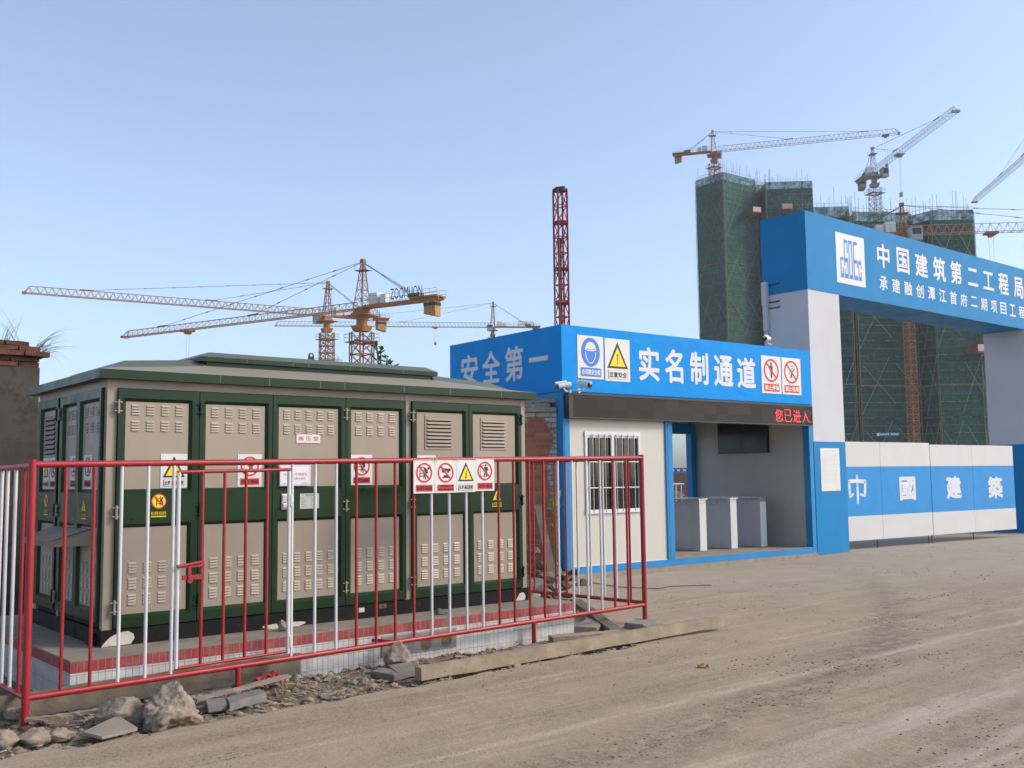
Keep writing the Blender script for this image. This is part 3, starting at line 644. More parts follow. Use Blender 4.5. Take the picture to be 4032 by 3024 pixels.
for k in range(170):
    p = reg_front(rnd)
    if not p: continue
    a = rnd.uniform(0, 6.28); L, W_ = rnd.uniform(.012, .06), rnd.uniform(.006, .03); ca, sa = math.cos(a), math.sin(a); tl = rnd.uniform(-.35, .35); h = ground_h(*p)+.012
    mb.box(-L, L, -W_, W_, -.004, .004, rnd.choice([M_CONC, M_TIMB, M_CONC, M_PAVER]), mp=lambda x, y, z: (p[0]+x*ca-y*sa, p[1]+x*sa+y*ca, h+z+x*tl*.4+abs(x*tl*.2)), jit=.003)
o = mb.build('wood_splinters'); o['kind'] = 'stuff'; tag(o, 'litter of wood splinters and straw in the dark earth', 'debris')
def reg_clod(r):
    c = r.choice([(2.65, 8.6), (3.95, 11.3), (5.3, 13.2), (1.58, 7.19), (2.1, 7.68), (.6, 6.1), (4.4, 10.8), (3.73, 9.06), (2.65, 8.6)]); a = r.gauss(0, .38); b_ = r.gauss(0, .12)
    return c[0]+RDIR.x*a-RDIR.y*b_, c[1]+RDIR.y*a+RDIR.x*b_
scatter('mud_clods', 'clusters of dark mud clods dropped along the wheel tracks', 'mud', 800, reg_clod, .003, .012, M_SOIL, 9, .4)

# ------------------------------------------------------------------ tiled plinth
SYAW = .8814
pl = thing('plinth', 'low concrete plinth faced with red and white strip tiles', 'plinth', (-3.2101, 7.5038, 0), SYAW)
PL, PD = 4.954, 3.1
mb = MB(); mb.box(.012, PL-.012, .012, PD, -.1, .305, M_CONC); mb.box(0, PL, 0, PD, .305, .3169, M_CONC); mb.build('slab', pl)
mb = MB(); mb.box(.002, PL-.002, .002, PD-.01, .226, .3045, M_TILER); o = mb.build('red_tile_band', pl)
mb = MB(); mb.box(.004, PL-.004, .004, PD-.02, -.06, .2255, M_TILEW); mb.build('white_tile_band', pl)
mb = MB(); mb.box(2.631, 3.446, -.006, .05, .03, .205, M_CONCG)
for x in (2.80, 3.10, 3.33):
    F = Flat(mb, lambda a, b_, d: (a, -.007-d, b_)); F.ring(x, .105, .075, .012, M_CONC, 24); F.disc(x, .1, .062, M_SOIL, 20)  # flat dark discs stand in for the shade inside the duct holes
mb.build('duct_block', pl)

# ------------------------------------------------------------------ transformer cabinet
SUB = Vector((-3.2208, 8.089, 0)); SL, SW = 4.3406, 1.9456
cab = thing('transformer_cabinet', 'beige and green metal transformer cabinet with six doors inside the red fence', 'transformer cabinet', (SUB.x, SUB.y, .3169), SYAW)
ZB = .3169
def zz(z): return z-ZB
mb = MB()
mb.box(.03, SL-.03, .03, SW-.03, zz(.447), zz(2.42), M_DARK)
for s0, s1 in ((0, .077), (2.819, 2.890), (4.271, SL)): mb.box(s0, s1, -.002, .045, zz(.447), zz(2.418), M_BEIGE)
for s0, s1 in ((.077, 2.819), (2.890, 4.271)): mb.box(s0, s1, .001, .045, zz(2.352), zz(2.418), M_BEIGE)
for t0, t1 in ((.045, .058), (1.158, 1.222), (1.852, SW)): mb.box(-.001, .03, t0, t1, zz(.447), zz(2.418), M_BEIGE)
for t0, t1 in ((.058, 1.158), (1.222, 1.852)): mb.box(0, .03, t0, t1, zz(2.358), zz(2.418), M_BEIGE)
mb.box(SL-.03, SL-.001, .045, SW, zz(.447), zz(2.418), M_BEIGE); mb.box(.03, SL-.03, SW-.03, SW-.001, zz(.447), zz(2.418), M_BEIGE)
mb.build('casing', cab)
mb = MB(); mb.box(-.01, SL+.012, -.015, SW, .002, zz(.4465), M_BLACK); mb.box(-.06, -.01, .10, .20, .01, .10, M_BLACK); mb.build('skirt', cab)
def blob(F, x, y, rx, ry, mt, seed, n=26):
    F.poly([(x+rx*math.cos(6.2832*k/n)*(1+.45*noise.noise(Vector((math.cos(6.28*k/n)*1.5, math.sin(6.28*k/n)*1.5, seed)))), y+ry*math.sin(6.2832*k/n)*(1+.45*noise.noise(Vector((math.cos(6.28*k/n)*1.5, math.sin(6.28*k/n)*1.5, seed+7))))) for k in range(n)], mt)
M_PATCH = pm('bare primer patch', (.55, .50, .44), .8, var=.15, scale=12, wear=.34, wearcol=(.08, .075, .07), wscale=24)
mb = MB(); F = Flat(mb, lambda x, y, d: (x, -.0165-d, y))
F.poly([(-.009, .004), (.22, .006), (.25, .05), (.24, .085), (.2, .11), (.13, .105), (.06, .075), (.02, .04)], M_PATCH); mb.build('bare_patch', cab)
mb = MB(); F = Flat(mb, lambda x, y, d: (x, -.0165-d, y)); F.poly([(4.17, .006), (4.30, .006), (4.31, .05), (4.28, .085), (4.23, .08), (4.20, .04)], M_PATCH); mb.build('bare_patch', cab)
mb = MB(); F = Flat(mb, lambda x, y, d: (x, -.0165-d, y)); blob(F, 1.55, .02, .22, .022, M_PATCH, 3); mb.build('bare_patch', cab)
mb = MB(); F = Flat(mb, lambda x, y, d: (x, -.0165-d, y)); F.rect(2.30, 2.36, .06, .10, M_PATCH); mb.build('earth_tag', cab); mb = MB(); F = Flat(mb, lambda x, y, d: (x, -.0165-d, y)); F.rect(2.52, 2.6, .075, .115, M_PLAT); F.L = 1; F.disc(2.56, .095, .012, M_DARK)
mb.build('bare_patch', cab)

def door(name, mp, u0, u1, z0, z1, op, up_l, low_l, vent=None, hinge=None, z_cut=(1.262, 1.515)):
    """mp(u, d, z): u along the face, d outwards. op = (u inner left, u inner right)"""
    D = .030; bw = .026; a0, a1 = op; mb = MB()
    ops = [(z_cut[1], z1-.075), (z0+.075, z_cut[0])]
    q = lambda ua, ub, za, zb: mb.face([mp(ua, D, zz(za)), mp(ub, D, zz(za)), mp(ub, D, zz(zb)), mp(ua, D, zz(zb))], M_GREEN)
    q(u0, a0, z0, z1); q(a1, u1, z0, z1); q(a0, a1, ops[0][1], z1); q(a0, a1, ops[1][1], ops[0][0]); q(a0, a1, z0, ops[1][0])
    for (ua, za), (ub, zb) in (((u0, z0), (u1, z0)), ((u1, z0), (u1, z1)), ((u1, z1), (u0, z1)), ((u0, z1), (u0, z0))):
        mb.face([mp(ua, 0, zz(za)), mp(ub, 0, zz(zb)), mp(ub, D, zz(zb)), mp(ua, D, zz(za))], M_GREEN)
    for za, zb in ops:
        ou = [(a0, za), (a1, za), (a1, zb), (a0, zb)]; inn = [(a0+bw, za+bw), (a1-bw, za+bw), (a1-bw, zb-bw), (a0+bw, zb-bw)]
        for k in range(4):
            j = (k+1) % 4
            mb.face([mp(ou[k][0], D, zz(ou[k][1])), mp(ou[j][0], D, zz(ou[j][1])), mp(inn[j][0], .004, zz(inn[j][1])), mp(inn[k][0], .004, zz(inn[k][1]))], M_GREEN)
    dr = mb.build(name, cab)
    for idx, (za, zb) in enumerate(ops):
        mb = MB(); pu0, pu1, pz0, pz1 = a0+bw-.002, a1-bw+.002, za+bw-.002, zb-bw+.002
        mb.face([mp(pu0, .0045, zz(pz0)), mp(pu1, .0045, zz(pz0)), mp(pu1, .0045, zz(pz1)), mp(pu0, .0045, zz(pz1))], M_BEIGE)
        cols, rows = (up_l if idx == 0 else low_l)
        if cols:
            W = pu1-pu0; pit = (W-.09)/(cols-.42); lw = pit*.58
            ztop = (2.223 if idx == 0 else .962); rp = .129 if idx == 0 else .125
            for c in range(cols):
                for r_ in range(rows):
                    for k in range(4):
                        x = pu0+.045+c*pit; z = ztop-r_*rp-k*.0225; h = .0175; o_ = .010
                        A = [mp(x, .005, zz(z)), mp(x+lw, .005, zz(z)), mp(x+lw-.006, .005+o_, zz(z-h)), mp(x+.006, .005+o_, zz(z-h)), mp(x+.004, .005, zz(z-h-.002)), mp(x+lw-.004, .005, zz(z-h-.002))]
                        mb.face([A[0], A[1], A[2], A[3]], M_LOUV_LIT); mb.face([A[3], A[2], A[5], A[4]], M_BEIGE); mb.face([A[0], A[3], A[4]], M_LOUV_LIT); mb.face([A[1], A[5], A[2]], M_LOUV_LIT)
        o = mb.build('door_panel', dr)
    if vent:
        v0, v1, y0, y1 = vent; mb = MB(); fr_ = .022
        mb.box(v0, v1, y0, y0+fr_, .0046, .012, M_BEIGE, mp=lambda x, y, z: mp(x, z, zz(y))); mb.box(v0, v1, y1-fr_, y1, .0046, .012, M_BEIGE, mp=lambda x, y, z: mp(x, z, zz(y)))
        mb.box(v0, v0+fr_, y0+fr_, y1-fr_, .0046, .012, M_BEIGE, mp=lambda x, y, z: mp(x, z, zz(y))); mb.box(v1-fr_, v1, y0+fr_, y1-fr_, .0046, .012, M_BEIGE, mp=lambda x, y, z: mp(x, z, zz(y)))
        mb.face([mp(v0+fr_, .006, zz(y0+fr_)), mp(v1-fr_, .006, zz(y0+fr_)), mp(v1-fr_, .006, zz(y1-fr_)), mp(v0+fr_, .006, zz(y1-fr_))], M_DARK)
        n = 8; p_ = (y1-y0-2*fr_)/n
        for k in range(n):
            z = y1-fr_-k*p_
            mb.face([mp(v0+fr_, .008, zz(z)), mp(v1-fr_, .008, zz(z)), mp(v1-fr_, .026, zz(z-p_*.68)), mp(v0+fr_, .026, zz(z-p_*.68))], M_BEIGE)
            mb.face([mp(v0+fr_, .026, zz(z-p_*.68)), mp(v1-fr_, .026, zz(z-p_*.68)), mp(v1-fr_, .024, zz(z-p_*.76)), mp(v0+fr_, .024, zz(z-p_*.76))], M_BEIGE)
        for x in (v0+.01, v1-.01):
            for k in range(5): Flat(mb, lambda a, b_, d: mp(a, .0125+d, zz(b_))).disc(x, y0+.02+k*(y1-y0-.04)/4, .004, M_GALV, 8)
        mb.build('vent_grille', dr)
    if hinge is not None:
        for zc in (2.20, 1.36, .62):
            mb = MB(); p0 = mp(hinge, D+.012, zz(zc-.055)); p1 = mp(hinge, D+.012, zz(zc+.055))
            mt = M_BEIGE if hinge < u0+.001 or hinge > u1-.001 and name == 'x' else M_GREEN
            mb.tube(p0, p1, .010, mt, 8)
            for k in (-.035, .035): mb.tube(mp(hinge-.03, D+.006, zz(zc+k)), mp(hinge+.03, D+.006, zz(zc+k)), .006, mt, 6)
            mb.build('hinge', dr)
    return dr
fm = lambda u, d, z: (u, -d, z)
DR = [(.080, .747, (.120, .690), 4, 4), (.753, 1.4155, (.79, 1.378), 4, 4), (1.4215, 2.150, (1.462, 2.108), 5, 5), (2.156, 2.816, (2.196, 2.774), 4, 4), (2.893, 3.576, (2.934, 3.535), 0, 4), (3.582, 4.268, (3.622, 4.226), 0, 4)]
VENT = {4: (3.051, 3.389, 1.881, 2.216), 5: (3.741, 4.076, 1.881, 2.211)}
HNG = {0: .078, 1: .757, 3: 2.152, 4: 2.891, 5: 4.262}
FD = []
for i, (u0, u1, op, cu, cl) in enumerate(DR):
    FD.append(door('door', fm, u0, u1, .456, 2.345, op, (cu, 2), (cl, 3), VENT.get(i), HNG.get(i)))
# side doors, seen from the left: u grows towards the front corner
sm = lambda u, d, z: (-d, SW-u, z)
SDR = [(SW-1.849, SW-1.225, (SW-1.76, SW-1.27), 0, 4), (SW-1.155, SW-.653, (SW-1.08, SW-.64-.045), 3, 3), (SW-.649, SW-.060, (SW-.60, SW-.09), 3, 4)]
SD = []
for i, (u0, u1, op, cu, cl) in enumerate(SDR):
    SD.append(door('door', sm, u0, u1, .505, 2.35, op, (cu, 2), (cl, 3), (SW-1.70, SW-1.33, 1.83, 2.22) if i == 0 else None, (u1 if i == 0 else u0 if i == 1 else None)))
# signs fixed to doors
def dsign(dr, base, x, z, W, H, kind, cap, label=None):
    mp = lambda a, b_, d: base(x+a, .009+d, zz(z+b_))
    mb, o = sign_obj('warning_sign', dr, mp, kind, W, H, cap)
    return o
dsign(FD[0], fm, .436, 1.546, .222, .279, 'volt', CAP_VOLT)
dsign(FD[1], fm, 1.104, 1.546, .222, .279, 'enter', CAP_ENTER)
dsign(FD[3], fm, 2.220, 1.546, .228, .279, 'climb', CAP_CLIMB)
dsign(FD[4], fm, 2.959, 1.546, .221, .277, 'enter', CAP_ENTER)
dsign(SD[0], sm, SW-1.72, 1.546, .20, .279, 'volt', CAP_VOLT); dsign(SD[0], sm, SW-1.50, 1.546, .21, .279, 'climb', CAP_CLIMB)
dsign(SD[1], sm, SW-.90, 1.546, .21, .279, 'truck', CAP_TRUCK); dsign(SD[2], sm, SW-.52, 1.546, .21, .279, 'enter', CAP_ENTER)
def sticker(dr, base, x, z, kind, s=.125):
    mb = MB(); F = Flat(mb, lambda a, b_, d: base(x+a, .0315+d, zz(z+b_)), .001)
    if kind == 'round':
        F.disc(0, .075, .062, M_REDD, 30); F.L = 1; F.disc(0, .075, .053, M_YEL, 30); F.L = 2
        for xx in (-.02, .012): F.line(xx, .04, xx, .115, .006, M_INK)
        for y in (.055, .075, .095): F.line(-.02, y, .012, y, .006, M_INK)
        F.disc(.028, .1, .008, M_INK, 10); F.line(.02, .095, .03, .05, .012, M_INK); F.L = 3; F.line(-.04, .115, .04, .035, .008, M_REDD)
    else:
        F.poly([(-.062, .01), (.062, .01), (0, .125)], M_INK); F.L = 1; F.poly([(-.05, .017), (.05, .017), (0, .11)], M_YEL); F.L = 2
        F.poly([(.008, .085), (-.014, .052), (0, .054), (-.01, .024), (.004, .024), (.010, .06), (-.002, .058), (.016, .085)], M_INK)
    F.L = 1; F.txt('止步 高压危险' if kind != 'round' else '禁止攀登 高压危险', -.062, .062, -.035, -.007, M_YEL, .01); F.rect(-.062, .062, -.052, -.043, M_YEL)
    mb.build('sticker', dr)
sticker(FD[0], fm, .418, 1.365, 'round'); sticker(FD[5], fm, 3.925, 1.352, 'volt')
sticker(SD[0], sm, SW-1.51, 1.365, 'round'); sticker(SD[2], sm, SW-.42, 1.352, 'volt')
mb = MB(); mb.box(1.658, 1.897, -.011, -.0085, zz(1.930), zz(2.006), M_WHITEP); F = Flat(mb, lambda a, b_, d: (a, -.0115-d, zz(b_)))
for k, ch in enumerate('高压室'): F.txt(ch, 1.675+k*.075, 1.729+k*.075, 1.949, 1.987, M_REDD, .01)
mb.build('room_plate', FD[2])
mb = MB(); mb.box(1.488, 1.788, -.0335, -.0315, zz(1.548), zz(1.73), M_PAPER); F = Flat(mb, lambda a, b_, d: (a, -.034-d, zz(b_)), .001)
for a in ((1.495, 1.781, 1.721, 1.7235), (1.495, 1.781, 1.555, 1.5575), (1.495, 1.4975, 1.555, 1.7235), (1.7785, 1.781, 1.555, 1.7235)): F.rect(*a, M_PINK)
F.txt('10kV 1号专用箱变', 1.52, 1.755, 1.636, 1.662, M_PINK, .008); F.txt('YBM-10/0.4-800', 1.54, 1.735, 1.60, 1.622, M_PINK, .008)
F.rect(1.505, 1.56, 1.565, 1.569, M_INKB); F.rect(1.69, 1.765, 1.563, 1.566, M_PINK); F.rect(1.70, 1.765, 1.57, 1.573, M_PINK)
mb.build('paper_notice', FD[2])
mb = MB(); mb.bbox(1.500, 1.565, -.045, -.031, zz(1.340), zz(1.478), M_STEEL, .006); mb.bbox(1.508, 1.557, -.058, -.045, zz(1.35), zz(1.395), M_STEEL, .008); mb.bbox(1.508, 1.557, -.05, -.045, zz(1.40), zz(1.468), M_STEEL, .004); mb.build('door_handle', FD[2])
mb = MB(); mb.box(1.685, 1.874, -.033, -.0305, zz(1.342), zz(1.477), M_ALU); F = Flat(mb, lambda a, b_, d: (a, -.0335-d, zz(b_)), .001)
F.txt('箱式变电站', 1.74, 1.84, 1.452, 1.468, M_INK, .0)
for k in range(6):
    z = 1.437-k*.015
    for x0, x1 in ((1.70, 1.73+.01*(k % 3)), (1.79, 1.81+.012*((k*2) % 3)), (1.83, 1.862)): F.rect(x0, x1, z, z+.003, M_INK)
mb.build('rating_plate', FD[2])
# little awning on the left side
mb = MB(); A = lambda t, d, z: (-d, t, zz(z))
p = [A(1.20, .30, 1.13), A(.42, .30, 1.13), A(.30, .0, 1.228), A(1.32, .0, 1.228), A(1.18, .28, 1.085), A(.44, .28, 1.085)]
mb.face([p[0], p[1], p[2], p[3]], M_BEIGE); mb.face([p[0], p[4], p[5], p[1]], M_BEIGE)
mb.face([A(1.32, .0, 1.222), A(1.30, 0, 1.09), p[4], A(1.2, .3, 1.126)], M_BEIGE); mb.face([A(.30, .0, 1.222), A(.32, 0, 1.09), p[5], A(.42, .3, 1.126)], M_BEIGE)
mb.face([A(1.2, .3, 1.127), A(.42, .3, 1.127), A(.30, 0, 1.224), A(1.32, 0, 1.224)], M_DARK); mb.build('awning', cab)  # near-black underside sheet paints in the shade below the awning
# roof
mb = MB(); o_ = .0935; e0, e1 = zz(2.4182), zz(2.4898)
E = lambda s, t, z: (s, t, z)
rect = [(-o_, -o_), (SL+o_, -o_), (SL+o_, SW+o_), (-o_, SW+o_)]
mb.face([(*r_, e0) for r_ in rect], M_GREEN)
for k in range(4):
    j = (k+1) % 4; mb.face([(*rect[k], e0), (*rect[j], e0), (*rect[j], e1), (*rect[k], e1)], M_GREEN)
def prof(t0, zl, zc):  # a line along s that rises from both ends to the middle
    return [(t0 if t0 < .9 else SW-t0, zl)]
def line(ins, t, zl, zc, c0=.88, c1=3.28): return [(ins, t, zz(zl)), (c0, t, zz(zc)), (c1, t, zz(zc)), (SL-ins, t, zz(zl))]
Lb = [line(-o_+.004, -o_+.004, 2.4905, 2.4905), line(.08, .15, 2.532, 2.588), line(.23, .30, 2.610, 2.655), line(.23, SW-.30, 2.610, 2.655), line(.08, SW-.15, 2.532, 2.588), line(-o_+.004, SW+o_-.004, 2.4905, 2.4905)]
for i in range(5):
    for k in ((0, 2) if 0 < i < 4 else (0, 1, 2)): mb.face([Lb[i][k], Lb[i][k+1], Lb[i+1][k+1], Lb[i+1][k]], M_ROOFG if i in (0, 4) else M_ROOFT)
for k in (0, 3):
    mb.face([Lb[0][k], Lb[1][k], Lb[4][k], Lb[5][k]], M_ROOFG); mb.face([Lb[1][k], Lb[2][k], Lb[3][k], Lb[4][k]], M_ROOFT)
for s in (.9, 1.35, 1.85, 2.1, 2.75, 3.3, 3.95): mb.box(s, s+.004, -o_-.0015, -o_+.01, e0+.002, e1-.002, M_ROOFG)
rf = mb.build('roof', cab)
mb = MB(); c0, c1, t0 = .83, 3.32, .15
base = [(c0+.06, t0+.03), (c1-.06, t0+.03), (c1-.06, SW-t0-.03), (c0+.06, SW-t0-.03)]; mid = [(c0, t0), (c1, t0), (c1, SW-t0), (c0, SW-t0)]; top = [(c0+.12, t0+.12), (c1-.06, t0+.12), (c1-.06, SW-t0-.12), (c0+.12, SW-t0-.12)]
def loop(a, za, b_, zb, mt):
    for k in range(4):
        j = (k+1) % 4; mb.face([(*a[k], za), (*a[j], za), (*b_[j], zb), (*b_[k], zb)], mt)
loop(base, zz(2.53), base, zz(2.626), M_GREEN); loop(base, zz(2.626), mid, zz(2.631), M_GREEN); loop(mid, zz(2.631), mid, zz(2.672), M_GREEN); loop(mid, zz(2.672), top, zz(2.725), M_ROOFT); mb.face([(*q, zz(2.725)) for q in top], M_ROOFT)
for s in (1.25, 1.7, 1.86, 2.3, 2.42, 2.9): mb.box(s, s+.004, t0-.0015, t0+.01, zz(2.633), zz(2.67), M_ROOFG)
mb.build('ridge_cap', rf)
mb = MB(); F = [(1.98+.03*math.cos(a), zz(2.765)+.03*math.sin(a)) for a in [k*math.pi/8 for k in range(9)]]
ring = [(2.01, zz(2.71))]+F+[(1.95, zz(2.71))]
for y in (.32, .33): mb.face([(x, y, z) for x, z in ring], M_GREEN)
for a, b_ in zip(ring, ring[1:]): mb.face([(a[0], .32, a[1]), (b_[0], .32, b_[1]), (b_[0], .33, b_[1]), (a[0], .33, a[1])], M_GREEN)
Flat(mb, lambda a, b_, d: (a, .319-d, b_)).disc(1.98, zz(2.77), .012, M_PAPER, 14); mb.build('lifting_lug', rf)

# ------------------------------------------------------------------ safety fence
fen = thing('safety_fence', 'red and white tubular safety fence round the transformer cabinet', 'fence', FO, FYAW)
FL = 6.3251; SLP = .0105
def fz(s): return SLP*s
TR, TB = 1.727, .146
def rail(p, q, r, mt=M_RED, name='rail', par=fen, n=12):
    mb = MB(); mb.tube(p, q, r, mt, n); return mb.build(name, par)
rail((0, 0, TR), (FL, 0, TR+fz(FL)), .024); rail((0, 0, TB), (FL, 0, TB+fz(FL)-.01), .022)
rail((FL, .02, TR+fz(FL)), (FL, 2.65, TR+fz(FL)-.01), .022); rail((FL, .02, TB+fz(FL)+.01), (FL, 2.65, TB+fz(FL)-.01), .020)
rail((0, .02, TR-.012), (0, 3.0, TR-.03), .022); rail((0, .02, TB), (0, 3.0, TB+.02), .020)
for s, zl in ((0, -.06), (FL, 0)):
    mb = MB(); mb.tube((s, 0, zl), (s, 0, TR+fz(s)+.035), .027, M_RED, 14); mb.build('post', fen)
for s in (1.556, 3.05, 4.685):
    mb = MB(); mb.tube((s, 0, -.05), (s, 0, TB+fz(s)), .023, M_RED, 12); mb.build('leg', fen)
mb = MB(); mb.tube((3.04, 0, TB+.03), (2.55, .60, .235), .014, M_RED, 8); mb.build('brace', fen)
def barmesh(L, mt, r=.0128):
    mb = MB(); mb.tube((0, 0, 0), (0, 0, L), r, mt, 10); return mb
LB = TR-TB
bproto = {}
def bar(s, t, z0, col, par=fen, L=LB, r=.0128, first={}):
    k = (col, L, r)
    if k not in first:
        o = barmesh(L, M_RED if col == 'r' else M_WHB, r).build('bar', par); first[k] = o
    else: o = copy_part(first[k], par)
    o.location = (s, t, z0); return o
for s, c in [(.225, 'r'), (.422, 'r'), (.619, 'w'), (.816, 'w'), (1.012, 'w'), (2.015, 'w'), (2.231, 'w'), (2.435, 'w'), (2.636, 'r'), (2.838, 'r'), (3.038, 'r'), (3.241, 'r'), (3.439, 'w'), (3.643, 'w'), (3.845, 'w'), (4.042, 'w'), (4.246, 'r'), (4.439, 'r'), (4.642, 'r'), (4.839, 'r'), (5.042, 'w'), (5.244, 'w'), (5.453, 'w'), (5.658, 'w'), (5.857, 'r'), (6.067, 'r')]:
    bar(s, 0, TB+fz(s)-.004, c)
for t, c in [(.197, 'r'), (.407, 'w'), (.593, 'w'), (.804, 'w'), (1.011, 'w'), (1.201, 'r'), (1.385, 'r'), (1.575, 'r'), (1.766, 'r'), (1.96, 'w'), (2.15, 'w'), (2.34, 'w')]: bar(FL, t, TB+fz(FL), c)
for t, c in [(.176, 'r'), (.376, 'w'), (.574, 'w'), (.72, 'w'), (.9, 'w'), (1.1, 'r'), (1.3, 'r'), (1.5, 'r'), (1.7, 'w'), (1.9, 'w'), (2.1, 'w'), (2.3, 'w'), (2.5, 'r'), (2.7, 'r')]: bar(0, t, TB, c)
gl = bpy.data.objects.new('gate_leaf', None); COL.objects.link(gl); gl.parent = fen
G0, G1, GT, GB = 1.046, 1.980, 1.668, .208
mb = MB(); mb.tube((G0-.012, -.012, GT), (G1+.008, -.012, GT+.016), .014, M_RED, 10); mb.build('rail', gl)
mb = MB(); mb.tube((G0-.012, -.012, GB), (G1+.008, -.012, GB+.016), .013, M_RED, 10); mb.build('rail', gl)
for s in (G0, G1):
    mb = MB(); mb.tube((s, -.012, GB), (s, -.012, GT), .015, M_WHB, 10); mb.build('stile', gl)
for s in (1.238, 1.418, 1.599, 1.785): bar(s, -.012, GB+fz(s-1), 'r', gl, GT-GB, .0125)
mb = MB(); mb.box(1.05, 1.245, -.045, -.022, .950, .972, M_RED); mb.tube((1.03, -.045, .962), (1.22, -.045, .985), .012, M_RED); mb.box(1.075, 1.24, -.04, -.024, .858, .892, M_RED); mb.box(1.115, 1.14, -.05, -.036, .845, .965, M_RED)
mb.ringc = None; mb.tube((1.127, -.06, .852), (1.127, -.04, .852), .02, M_RED, 10); mb.box(1.225, 1.25, -.03, -.01, .85, .99, M_RED); mb.build('latch', gl)
for z in (1.43, .30):
    mb = MB(); mb.tube((1.998, -.014, z-.045), (1.998, -.014, z+.045), .021, M_WHB, 10); mb.box(1.975, 2.02, -.02, -.005, z-.01, z+.01, M_WHB); mb.build('hinge', gl)

# four boards hung from the top rail by wire
fo = lambda s, z: FO+Vector((math.sin(FYAW)*s, math.cos(FYAW)*s, z))
for (s, W, H, zb, kind, cap, lab) in [(3.219, .236, .296, 1.464, 'climb', CAP_CLIMB, 'white board with ladder climber crossed out, hung leftmost on the fence rail'),
        (3.461, .242, .298, 1.464, 'truck', CAP_TRUCK, 'white board with truck crossed out, hung on the fence rail'),
        (3.707, .226, .298, 1.466, 'volt', CAP_VOLT, 'white board with yellow lightning triangle hung on the fence rail'),
        (3.935, .236, .298, 1.474, 'enter', CAP_ENTER, 'white board with man at a door crossed out, hung on the fence rail')]:
    t_ = thing('warning_board', lab, 'warning sign', fo(s, zb), FYAW, 'warning boards hung on the fence rail')
    mb, o = sign_obj('board', t_, lambda a, b_, d: (a, -.03-d, b_), kind, W, H, cap)
    mb = MB()
    for x in (.014, W-.014):
        r_ = .029; zc = TR+fz(s+x)-zb
        pts = [(x, r_*1.06*math.cos(a), zc+r_*1.06*math.sin(a)) for a in [2.9+k*.45 for k in range(-1, 13)]]
        mb.path(pts[:9]+[(x, -.034, H-.012)], .0022, M_GALV, 5)
    mb.build('wire', t_)

# ------------------------------------------------------------------ old gate pillar on the left with brick cap and grass
SYAW_ = .8814
opl = thing('old_pillar', 'stained old plaster pillar with crumbling brick cap at left edge', 'pillar', (-5.12, 11.0, 0), SYAW_)
mb = MB(); n = 14
for k in range(n):
    z0, z1 = k*2.845/n, (k+1)*2.845/n
    mb.box(-.88, 0, 0, .85, z0, z1, M_PLAST)
mb.build('shaft', opl)
rnd = random.Random(4); mb = MB()
def course(x0, x1, y0, y1, z, h, n):
    xx = x0
    L = (x1-x0)/n
    for k in range(n):
        for (ya, yb) in ((y0, y0+.14), (y1-.14, y1)): mb.bbox(xx+k*L+.005, xx+(k+1)*L-.005, ya+rnd.uniform(-.012, .012), yb, z+.004, z+h-.004, M_BRCAP, .008, .006)
    mb.box(x0+.04, x1-.04, y0+.04, y1-.04, z, z+h, M_BRCAP)
course(-.88, .0, 0, .85, 2.845, .056, 4); course(-.88, .0, .0, .85, 2.90, .056, 3); course(-.96, .09, -.08, .93, 2.957, .058, 4); course(-.91, .0, -.03, .85, 3.015, .056, 4); course(-.84, -.10, .03, .7, 3.07, .06, 3)
mb.build('brick_cap', opl)
mb = MB(); rnd = random.Random(9)
def blade(p, d, L, droop, r, mt):
    pts = [Vector(p)]; v = Vector(d).normalized(); 
    for k in range(7):
        pts.append(pts[-1]+v*L/7); v = (v+Vector((0, 0, -droop))).normalized()
    for k in range(7): mb.tube(pts[k], pts[k+1], r*(1-k/8), mt, 4, r*(1-(k+1)/8))
    return pts[-1]
for k in range(34):
    a = rnd.uniform(-.6, 1.2); e = blade((.42+rnd.uniform(-.07, .05), .1+rnd.uniform(-.08, .08), .08+rnd.uniform(-.04, .05)), (math.cos(a), rnd.uniform(-.6, .4), rnd.uniform(-.3, 1.1)), rnd.uniform(.2, .5), rnd.uniform(.04, .2), .0028, rnd.choice([M_STRAW, M_LEAF, M_STRAW]))
for k in range(12): blade((rnd.uniform(-.1, .2), .1, .2), (rnd.uniform(-.5, .5), rnd.uniform(-.5, .3), 1), rnd.uniform(.2, .45), rnd.uniform(.05, .25), .0035, M_STRAW)
for k in range(40): blade((rnd.uniform(-.2, .25), .02, .14), (rnd.uniform(-.8, .8), rnd.uniform(-.8, .3), .5), rnd.uniform(.06, .16), .25, .003, rnd.choice([M_STRAW, M_LEAF]))
tag(mb.build('grass_tuft', loc=(-5.60, 11.03, 2.97)), 'wispy dry grass sprouting from the top of the old brick pillar', 'grass')

